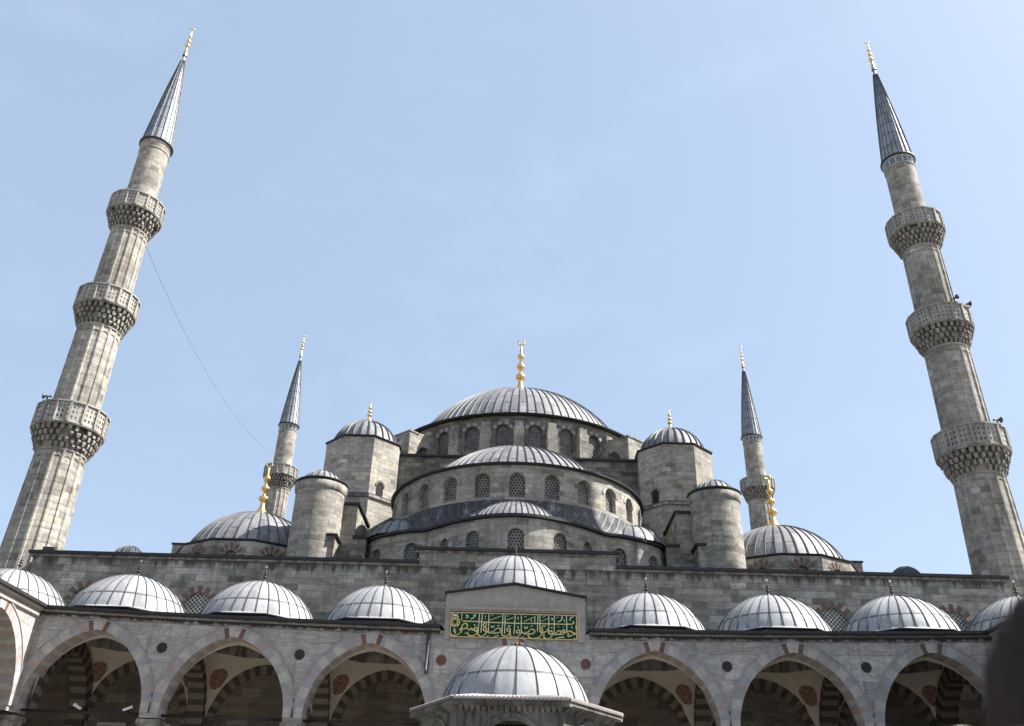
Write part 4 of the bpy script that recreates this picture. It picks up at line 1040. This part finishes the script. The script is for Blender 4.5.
# each stands on the railing of a balcony
def on_rail(c, R, ang, z): return (c[0]+R*sin(ang), c[1]-R*cos(ang), z)
ML, MR = (-29.1, 9.0), (29.05, 9.0)
speaker(on_rail(ML, 2.1, radians(-27), 26.15), radians(190), 'horn loudspeaker on the lowest left balcony railing, pointing left')
speaker(on_rail(MR, 1.98, radians(48), 35.25), radians(-10), 'horn loudspeaker on the middle right balcony, pointing right')
speaker(on_rail(MR, 1.98, radians(10), 35.25), radians(-60), 'horn loudspeaker on the middle right balcony, facing the courtyard')
speaker(on_rail(MR, 2.1, radians(30), 26.15), radians(-5), 'horn loudspeaker on the lowest right balcony railing')

# cable hanging from the left minaret
b = MB(); A_ = Vector((-28.0, 8.9, 40.6)); B2 = Vector((-27.6, 56.0, 42.6)); pts = []
for i in range(41):
    t = i/40; p = A_.lerp(B2, t); p.z -= 5.6*4*t*(1-t)*.55; pts.append(p)
b.tube(pts, .014, 'lead', 5); tag(b.build('cable', None), 'thin dark cable sagging between the two left minarets', 'cable')

# ------------------------------------------------------------------ inscription panel
ins = thing('inscription_panel', 'green panel with gold Arabic calligraphy under the portal gable', 'sign', (0, 0, 10.7)); IB = (0, 0, 10.7)
PX0, PX1, PZ0, PZ1 = -2.99, 3.02, 10.68, 11.84; PYF = -.075
b = MB(); b.box(PX0, PX1, PYF, .016, PZ0, PZ1, 'green'); b.build('board', ins, IB)
b = MB(); fw_ = .036
for x0, x1, z0, z1 in ((PX0, PX1, PZ0, PZ0+fw_), (PX0, PX1, PZ1-fw_, PZ1), (PX0, PX0+fw_, PZ0+fw_, PZ1-fw_), (PX1-fw_, PX1, PZ0+fw_, PZ1-fw_)): b.box(x0, x1, PYF-.03, PYF-.002, z0, z1, 'goldpaint')
b.build('frame', ins, IB)
def s2w(z, u, v):          # measured strokes (two magnified halves) -> panel metres
    px = (440 if z == 2 else 510)+u/13.65; py = 605+v/13.65; s_ = (px-452.5)/123.1; t = (py-(613.4+2.6*s_))/(24.9-.4*s_)
    return PX0+s_*(PX1-PX0), PZ1-t*(PZ1-PZ0)
def ribbon(mb, pts, wd, m, lay):
    P = [Vector(p) for p in pts]
    if len(P) > 2: P = smooth_curve([tuple(p) for p in P], 6)
    n = len(P); L_, R_ = [], []
    for i, p in enumerate(P):
        t = (P[min(i+1, n-1)]-P[max(i-1, 0)]).normalized()
        w_ = wd*(.6+.4*abs(t.x*.5-t.y*.87))*(1 if 0 < i < n-1 else .65)
        L_.append(p+Vector((-t.y, t.x))*w_/2); R_.append(p-Vector((-t.y, t.x))*w_/2)
    y = PYF-.012-lay; 
    for i in range(n-1):
        q = [L_[i], L_[i+1], R_[i+1], R_[i]]
        mb.poly([(a.x, y, a.y) for a in q], m)
        for a, c in ((L_[i], L_[i+1]), (R_[i], R_[i+1])): mb.poly([(a.x, y, a.y), (c.x, y, c.y), (c.x, PYF+.002, c.y), (a.x, PYF+.002, a.y)], m)
def circ(z, u, v, ru, rv=None, n=9, a0=0, a1=360): 
    rv = rv or ru; return [(z, u+ru*cos(radians(a0+(a1-a0)*k/n)), v-rv*sin(radians(a0+(a1-a0)*k/n))) for k in range(n+1)]
G2 = [ # gold letters
 [(2, 325, 238), (2, 540, 243), (2, 690, 252), (2, 860, 256), (2, 1024, 262), (3, 420, 265), (3, 820, 268), (3, 842, 228)],
 [(2, 405, 335), (2, 340, 345), (2, 295, 350), (2, 325, 375), (2, 300, 405), (2, 250, 432), (2, 200, 430), (2, 176, 400)],
 [(2, 320, 350), (2, 335, 290), (2, 370, 268), (2, 400, 290), (2, 385, 330), (2, 330, 348)],
 [(2, 540, 372), (2, 505, 372), (2, 480, 345), (2, 470, 362), (2, 450, 335), (2, 432, 358), (2, 405, 340)],
 circ(2, 512, 345, 22), [(2, 534, 350), (2, 530, 395), (2, 490, 432), (2, 440, 436), (2, 408, 415), (2, 404, 385)],
 circ(2, 628, 285, 20, 24), circ(2, 632, 345, 22), [(2, 654, 350), (2, 648, 400), (2, 610, 436), (2, 570, 440), (2, 543, 415), (2, 545, 375)],
 [(2, 655, 372), (2, 690, 394), (2, 740, 398), (2, 800, 396), (2, 838, 380), (2, 838, 345), (2, 805, 330), (2, 765, 352), (2, 735, 398), (2, 715, 370)],
 circ(2, 945, 350, 22), [(2, 967, 355), (2, 960, 400), (2, 925, 432), (2, 885, 437), (2, 858, 415), (2, 860, 380)],
 [(3, 160, 380), (3, 150, 405), (3, 100, 450), (3, 50, 462), (3, 20, 440), (3, 12, 385)], circ(3, 118, 374, 22),
 [(3, 160, 372), (3, 200, 402), (3, 250, 408), (3, 320, 396), (3, 336, 362), (3, 305, 340), (3, 262, 362), (3, 238, 408), (3, 215, 375)],
 [(3, 405, 370), (3, 432, 395), (3, 415, 430), (3, 365, 460), (3, 300, 466), (3, 258, 445), (3, 250, 408)],
 [(3, 482, 300), (3, 445, 298), (3, 425, 325), (3, 440, 350), (3, 425, 375), (3, 470, 378), (3, 500, 365), (3, 503, 335)],
 circ(3, 548, 384, 22), [(3, 570, 390), (3, 560, 435), (3, 520, 464), (3, 485, 466), (3, 458, 440), (3, 460, 395)],
 [(3, 560, 398), (3, 600, 408), (3, 660, 408), (3, 715, 402), (3, 738, 375), (3, 722, 345), (3, 702, 360), (3, 712, 380), (3, 736, 378)],
 [(3, 605, 405), (3, 640, 365), (3, 672, 362), (3, 682, 385), (3, 655, 406)],
 [(3, 770, 372), (3, 800, 362), (3, 850, 385), (3, 892, 402), (3, 840, 408), (3, 795, 435), (3, 775, 418), (3, 790, 388)],
]
C2 = [ # cream uprights and signs
 [(2, 318, 120), (2, 318, 228)], [(2, 553, 120), (2, 545, 380)], [(2, 592, 122), (2, 580, 392)], [(2, 680, 140), (2, 680, 385)], [(2, 866, 142), (2, 860, 410)], [(2, 898, 150), (2, 894, 408)],
 [(3, 75, 150), (3, 63, 412)], [(3, 155, 155), (3, 158, 372)], [(3, 336, 160), (3, 336, 262)], [(3, 378, 152), (3, 372, 370)], [(3, 406, 152), (3, 405, 382)], [(3, 523, 160), (3, 520, 402)], [(3, 596, 160), (3, 592, 395)], [(3, 757, 158), (3, 762, 392)], [(3, 880, 290), (3, 892, 400)],
 [(2, 372, 158), (2, 400, 165), (2, 398, 185), (2, 372, 192)], [(2, 436, 208), (2, 470, 195), (2, 502, 150)], [(2, 470, 160), (2, 500, 152), (2, 492, 178)], [(2, 700, 222), (2, 840, 166)], [(2, 712, 165), (2, 735, 150)], [(2, 918, 222), (2, 1010, 180)], [(2, 925, 170), (2, 945, 158)], [(2, 632, 160), (2, 632, 178)], [(2, 632, 195), (2, 632, 213)],
 [(2, 215, 345), (2, 238, 355), (2, 225, 375), (2, 246, 390), (2, 232, 408)], [(2, 715, 300), (2, 728, 318), (2, 748, 314), (2, 752, 298)], [(2, 790, 300), (2, 828, 296)], [(2, 935, 295), (2, 955, 305), (2, 975, 292)], [(2, 485, 285), (2, 510, 300)], [(2, 365, 405), (2, 385, 400)], [(2, 660, 445), (2, 690, 430)], [(2, 760, 440), (2, 820, 432)], [(2, 190, 135), (2, 230, 165), (2, 270, 135)], [(2, 190, 180), (2, 228, 150), (2, 275, 185)],
 [(3, 188, 240), (3, 320, 180)], [(3, 195, 178), (3, 225, 165)], [(3, 285, 215), (3, 300, 240)], [(3, 428, 235), (3, 512, 190)], [(3, 440, 180), (3, 470, 165)], [(3, 556, 185), (3, 572, 205), (3, 560, 222)], [(3, 640, 240), (3, 680, 222), (3, 705, 172), (3, 685, 180)], [(3, 720, 205), (3, 735, 240)], [(3, 625, 185), (3, 648, 175)], [(3, 800, 225), (3, 815, 180), (3, 850, 172)], [(3, 112, 175), (3, 114, 215)], [(3, 105, 300), (3, 122, 330)], [(3, 198, 305), (3, 212, 330), (3, 236, 325), (3, 240, 300)], [(3, 275, 310), (3, 310, 295)], [(3, 555, 310), (3, 568, 330)], [(3, 645, 300), (3, 652, 312)], [(3, 708, 300), (3, 715, 312)], [(3, 825, 300), (3, 832, 325)], [(3, 612, 460), (3, 680, 448), (3, 725, 445)], [(3, 160, 455), (3, 200, 440)], [(3, 852, 455), (3, 872, 470)],
]
b = MB()
for i, st in enumerate(G2): ribbon(b, [s2w(*p) for p in st], .06, 'goldpaint', .0008*(i % 9))
for i, st in enumerate(C2): ribbon(b, [s2w(*p) for p in st], .05 if st[0][2]-st[-1][2] > -120 and len(st) > 1 and abs(st[0][2]-st[-1][2]) < 120 else .06, 'creampaint', .011+.0007*(i % 9))
b.build('calligraphy', ins, IB)
b = MB()
for r0, r1 in ((.24, .19), (.13, .1)):
    cx_, cz_ = s2w(2, 232, 250)
    for k in range(28):
        a0, a1 = 2*pi*k/28, 2*pi*(k+1)/28; b.poly([(cx_+r*cos(a), PYF-.016, cz_+r*sin(a)) for r, a in ((r0, a0), (r0, a1), (r1, a1), (r1, a0))], 'goldpaint')
for k in range(8):
    a = 2*pi*k/8; b.poly([(cx_+r*cos(a+o), PYF-.018, cz_+r*sin(a+o)) for r, o in ((.11, -.25), (.11, .25), (.19, .12), (.19, -.12))], 'goldpaint')
b.build('medallion', ins, IB)

# ------------------------------------------------------------------ fountain kiosk in the courtyard
KX, KY = .18, -15.0; KR = radians(-3)
kio = thing('fountain_kiosk', 'hexagonal stone ablution fountain with a pale lead dome and scalloped eave', 'fountain', (KX, KY, 0)); KB = (KX, KY, 0)
def hexp(ap, rot=0): return ngon(KX, KY, ap, 6, KR)
apE = 3.1*cos(pi/6); ZE = 5.36
b = MB(); apW = 2.42
pl = hexp(apW); kwm = []
for i in range(6):
    a, c = Vector(pl[i-1]), Vector(pl[i]); e = c-a; ln = e.length; e.normalize(); nn = Vector((e.y, -e.x))
    if ((a+c)/2-Vector((KX, KY))).dot(nn) < 0: nn = -nn
    fm = (lambda a, e, nn: (lambda u, z, d: (a.x+e.x*u-nn.x*d, a.y+e.y*u-nn.y*d, z)))(a, e, nn); kwm.append((fm, ln, a, nn))
    arched_wall(b, fm, 0, ln, 3.0, 5.06, [(ln/2, 3.0, 3.75, arch_pts(ln/2-.4, 1.15, 20))], 'kiosk', .3, du=5)
kw = b.build('arch_wall', kio, KB)
b = MB()
for fm, ln, a, nn in kwm:
    voussoirs(b, fm, ln/2, 3.75, arch_pts(ln/2-.38, 1.17, 20), .1, .05, ['kiosk'])
    n = 18                       # fluted coving of small niches under the eave
    for k in range(n):
        u0, u1 = ln*k/n, ln*(k+1)/n; g_ = (u1-u0)*.3
        pr = [(5.03, -.01), (5.06, -.05), (5.13, -.14), (5.18, -.3)]
        for (za, da), (zb, db_) in zip(pr, pr[1:]):
            b.poly([fm(u0, za, da), fm(u1-g_, za, da), fm(u1-g_, zb, db_), fm(u0, zb, db_)], 'kiosk')
            b.poly([fm(u1-g_, za, da+.1), fm(u1, za, da+.1), fm(u1, zb, db_+.1), fm(u1-g_, zb, db_+.1)], 'kiosk')
            for uu in (u1-g_, u1): b.poly([fm(uu, za, da), fm(uu, za, da+.1), fm(uu, zb, db_+.1), fm(uu, zb, db_)], 'kiosk')
    b.poly([fm(-.0, 5.18, -.3), fm(ln, 5.18, -.3), fm(ln, 5.18, .3), fm(0, 5.18, .3)], 'kiosk')
b.build('coving', kio, KB)
for p in hexp(apW-.12):
    q = MB(); q.lathe(p[0], p[1], [(0, 0), (.34, 0), (.34, .2), (.24, .3), (.2, 2.5), (.2, 2.55)], 'kiosk', 16); c_ = q.build('column', kio, KB)
    q = MB(); q.lathe(p[0], p[1], [(.2, 2.55), (.33, 2.85), (.36, 3.0), (0, 3.0)], 'kiosk', 8, smooth=False); q.build('capital', c_, KB)
b = MB(); b.prism(hexp(2.0), 0, 1.3, 'kiosk'); b.prism(hexp(2.7), 0, .15, 'kiosk'); b.build('basin', kio, KB)
b = MB()                          # eave slab with a scalloped lead lip
po, pi_ = hexp(apE), hexp(1.9)
for i in range(6):
    a, c = Vector(po[i-1]), Vector(po[i]); a2, c2 = Vector(pi_[i-1]), Vector(pi_[i]); n = 26; e = (c-a).normalized(); nn = Vector((e.y, -e.x))
    if ((a+c)/2-Vector((KX, KY))).dot(nn) < 0: nn = -nn
    b.poly([(*a, ZE-.2), (*c, ZE-.2), (*(c-nn*.7), ZE-.19), (*(a-nn*.7), ZE-.19)], 'kiosk')
    b.poly([(*a, ZE-.2), (*c, ZE-.2), (*c, ZE-.06), (*a, ZE-.06)], 'kiosk')
    for k in range(n*4):
        t0, t1 = k/(n*4), (k+1)/(n*4); z0 = ZE-.0+.032*abs(sin(pi*t0*n)); z1 = ZE-.0+.032*abs(sin(pi*t1*n))
        p0, p1 = a.lerp(c, t0)+nn*.04, a.lerp(c, t1)+nn*.04; i0, i1 = a2.lerp(c2, t0), a2.lerp(c2, t1)
        b.poly([(*p0, ZE-.07), (*p1, ZE-.07), (*p1, z1), (*p0, z0)], 'lip', None, True)
        b.poly([(*p0, z0), (*p1, z1), (*i1, ZE+.2), (*i0, ZE+.2)], 'lead_bright', [(t0*8, 0.1), (t1*8, .1), (t1*8, .9), (t0*8, .9)])
MAT['lip'] = plainstone('rusty_lead_lip', (.17, .14, .125), .45, .6, 7)
b.build('eave', kio, KB)
b = MB(); dome_mesh(b, KX, KY, ZE+.02, 2.2, 79, 22, 1.75, 'lead_bright', (.013, .03), steps=18, sub=3, split=5/18); b.build('dome', kio, KB)
b = MB(); zt = ZE+1.82      # broken stub of the finial: a little ring of red knobs
b.lathe(KX, KY, [(.16, zt-.02), (.17, zt+.04), (.1, zt+.07), (0, zt+.07)], 'seam', 16)
for k in range(7):
    a = 2*pi*k/7; cxx, cyy = KX+.15*cos(a), KY+.15*sin(a); b.lathe(cxx, cyy, [(.0, zt+.02), (.05, zt+.04), (.055, zt+.1), (.03, zt+.14), (0, zt+.14)], 'vred', 8)
b.build('finial_stub', kio, KB)

# ------------------------------------------------------------------ floodlights on the tie rod
def flood(x, label, az):
    t = thing('floodlight', label, 'floodlight', (x, .45, 6.93+lift(x)*.38), 'floodlights in the leftmost arch'); B_ = tuple(t.location)
    c = Vector(B_)+Vector((0, 0, .16)); r = Vector((cos(az), sin(az), .45)).normalized(); q = Vector((-r.y, r.x, 0)).normalized(); u = r.cross(q)
    b = MB(); b.obox(c, r*.2, q*.06, u*.05, 'white_metal'); b.obox(c+r*.2, r*.02, q*.08, u*.07, 'white_metal'); b.build('housing', t, B_)
    b = MB(); b.tube([Vector(B_)-Vector((0, 0, .04)), c-u*.07], .03, 'iron', 6); b.obox(Vector(B_), (.07, 0, 0), (0, .07, 0), (0, 0, .07), 'iron'); b.build('bracket', t, B_)
flood(-17.6, 'long white floodlight on the tie rod near the right pier of the leftmost arch', radians(20))
def wall_lamp(x, label):
    B_ = (x, WY+.3, 16.3); t = thing('floodlight', label, 'floodlight', B_); b = MB()
    b.obox(Vector(B_)+Vector((0, 0, .22)), (.34, 0, 0), (0, .16, .05), (0, -.04, .13), 'horn'); b.build('housing', t, B_)
    b = MB(); b.tube([(x-.3, B_[1], 16.29), (x-.3, B_[1], 16.5), (x+.3, B_[1], 16.5), (x+.3, B_[1], 16.29)], .035, 'iron', 6); b.build('bracket', t, B_)
wall_lamp(-26.9, 'dark floodlight lying on the left end of the long wall coping')
flood(-19.9, 'small white floodlight low in the middle of the leftmost arch', radians(160))

# ------------------------------------------------------------------ bystander
HC = CAM+cam_ray(1129, 757).normalized()*.92
per = thing('person', 'blurred dark haired bystander close by at the right edge, seen from behind', 'person', (HC.x, HC.y, 0)); 
PB = (HC.x, HC.y, 0); hz = HC.z
face = Vector((-.33, .94, 0)).normalized(); lat = Vector((-face.y, face.x, 0))     # lat = the person's left
def W(f, l, z): return (HC.x+face.x*f+lat.x*l, HC.y+face.y*f+lat.y*l, z)
k = hz/1.68
V, E_, Rr = [], [], []
def jt(f, l, z, r, par=None):
    V.append(W(f*k, l*k, z*k)); Rr.append(r*k); i = len(V)-1
    if par is not None: E_.append((par, i))
    return i
pel = jt(-.02, 0, .95, .15); wa = jt(-.01, 0, 1.1, .135, pel); ch = jt(-.01, 0, 1.28, .15, wa); nk = jt(-.02, 0, 1.46, .075, ch); n2_ = jt(0, 0, 1.54, .058, nk); h1 = jt(.015, 0, 1.63, .085, n2_); h2 = jt(.0, 0, 1.72, .095, h1)
for s_ in (-1, 1):
    sh = jt(-.02, .17*s_, 1.40, .075, ch); el = jt(-.03, .24*s_, 1.12, .05, sh); wr = jt(.06, .26*s_, .87, .032, el); pa = jt(.08, .26*s_, .80, .036, wr)
    for q, (ff, zz) in enumerate(((.115, .74), (.10, .725), (.08, .72), (.06, .73))):
        a = jt(ff, .262*s_, zz, .011, pa); jt(ff+.012, .25*s_, zz-.045, .009, a)
    a = jt(.12, .245*s_, .80, .012, pa); jt(.14, .235*s_, .765, .010, a)
    hp = jt(-.02, .09*s_, .88, .105, pel); kn = jt(.01, .1*s_, .5, .065, hp); an = jt(-.02, .1*s_, .09, .045, kn); jt(.13, .12*s_, .035, .038, an)
me = bpy.data.meshes.new('body'); me.from_pydata([(x-PB[0], y-PB[1], z) for x, y, z in V], E_, []); bo = bpy.data.objects.new('body', me); col.objects.link(bo); bo.parent = per
md = bo.modifiers.new('Skin', 'SKIN'); md.use_smooth_shade = True
for i, r in enumerate(Rr): me.skin_vertices[0].data[i].radius = (r, r)
me.skin_vertices[0].data[0].use_root = True
sb = bo.modifiers.new('Sub', 'SUBSURF'); sb.levels = 1; sb.render_levels = 2
def bodymat():
    s = NT('clothed_body'); sp = s.n('SeparateXYZ'); s.l(s.n('TexCoord').outputs['Object'], sp.inputs[0]); z = sp.outputs[2]
    sk, cl, dn, sh_ = (.45, .27, .19), (.02, .02, .026), (.03, .04, .07), (.015, .014, .013)
    c = s.mix(sh_, dn, s.math('GREATER_THAN', z, .09*k)); c = s.mix(c, sk, s.math('GREATER_THAN', z, .6*k)); 
    c = s.mix(c, cl, s.math('GREATER_THAN', z, .885*k)); c = s.mix(c, sk, s.math('GREATER_THAN', z, 1.47*k))
    return s.set(c, .7)
me.materials.append(bodymat())
def ell(mb, c, ax, m, n=24, st=14, cut=None, bumps=None):
    """ellipsoid in the head frame (face, left, up)"""
    for i in range(n):
        for j in range(st):
            q = []
            for (ii, jj) in ((i, j), (i+1, j), (i+1, j+1), (i, j+1)):
                th = 2*pi*ii/n; ph = -pi/2+pi*jj/st; f, l, u = cos(ph)*cos(th), cos(ph)*sin(th), sin(ph)
                s_ = bumps(f, l, u) if bumps else 1
                q.append((f*s_, l*s_, u*s_))
            if cut and all(cut(*t) for t in q): continue
            mb.poly([W(c[0]+t[0]*ax[0], c[1]+t[1]*ax[1], hz+c[2]+t[2]*ax[2]) for t in q], m, [(0, 0)]*4, True)
b = MB()
def headbump(f, l, u):
    s_ = 1.0
    if f > 0:
        s_ += .16*math.exp(-((l/.14)**2+((u+.12)/.2)**2))*f          # nose
        s_ -= .07*math.exp(-(((abs(l)-.36)/.16)**2+((u-.1)/.13)**2))  # eye sockets
        s_ += .04*math.exp(-((l/.25)**2+((u+.48)/.08)**2))            # lips
        s_ += .06*math.exp(-((l/.25)**2+((u+.85)/.15)**2))            # chin
    return s_
ell(b, (0, 0, 0), (.098, .076, .122), 'skin', 36, 28, None, headbump); 
hd = b.build('head', per, PB)
b = MB()
ell(b, (-.014, 0, -.005), (.120, .100, .16), 'hair', 60, 40, lambda f, l, u: (f > .80 and u < .45 and abs(l) < .42) or u < -.92, lambda f, l, u: 1+.022*sin(17*l+5*u)+.014*sin(33*f+21*l)+.01*sin(61*l-40*f+9*u)); b.build('hair', per, PB)
for s_ in (-1, 1):
    b = MB(); ell(b, (-.005, .082*s_, -.005), (.02, .009, .034), 'skin', 12, 8); b.build('ear', hd, PB)
    b = MB(); ell(b, (.083, .033*s_, .012), (.012, .012, .009), 'white_metal', 12, 8); ell(b, (.0925, .033*s_, .012), (.004, .005, .005), 'iron', 8, 6); b.build('eye', hd, PB)
gl = MB()
for s_ in (-1, 1):
    gl.tube([W(.131, (.034+.030*cos(2*pi*k_/20))*s_, hz+.01+.021*sin(2*pi*k_/20)) for k_ in range(20)], .0022, 'frame', 6, True)
    gl.tube([W(.131, .064*s_, hz+.014), W(.12, .098*s_, hz+.014), W(.05, .103*s_, hz+.014), W(-.01, .094*s_, hz+.014), W(-.03, .0895*s_, hz-.01)], .0024, 'frame', 6)
gl.tube([W(.131, -.005, hz+.014), W(.132, 0, hz+.018), W(.131, .005, hz+.014)], .002, 'frame', 6)
tag(gl.build('glasses', None), 'thin brown framed glasses worn by the dark haired bystander', 'glasses')
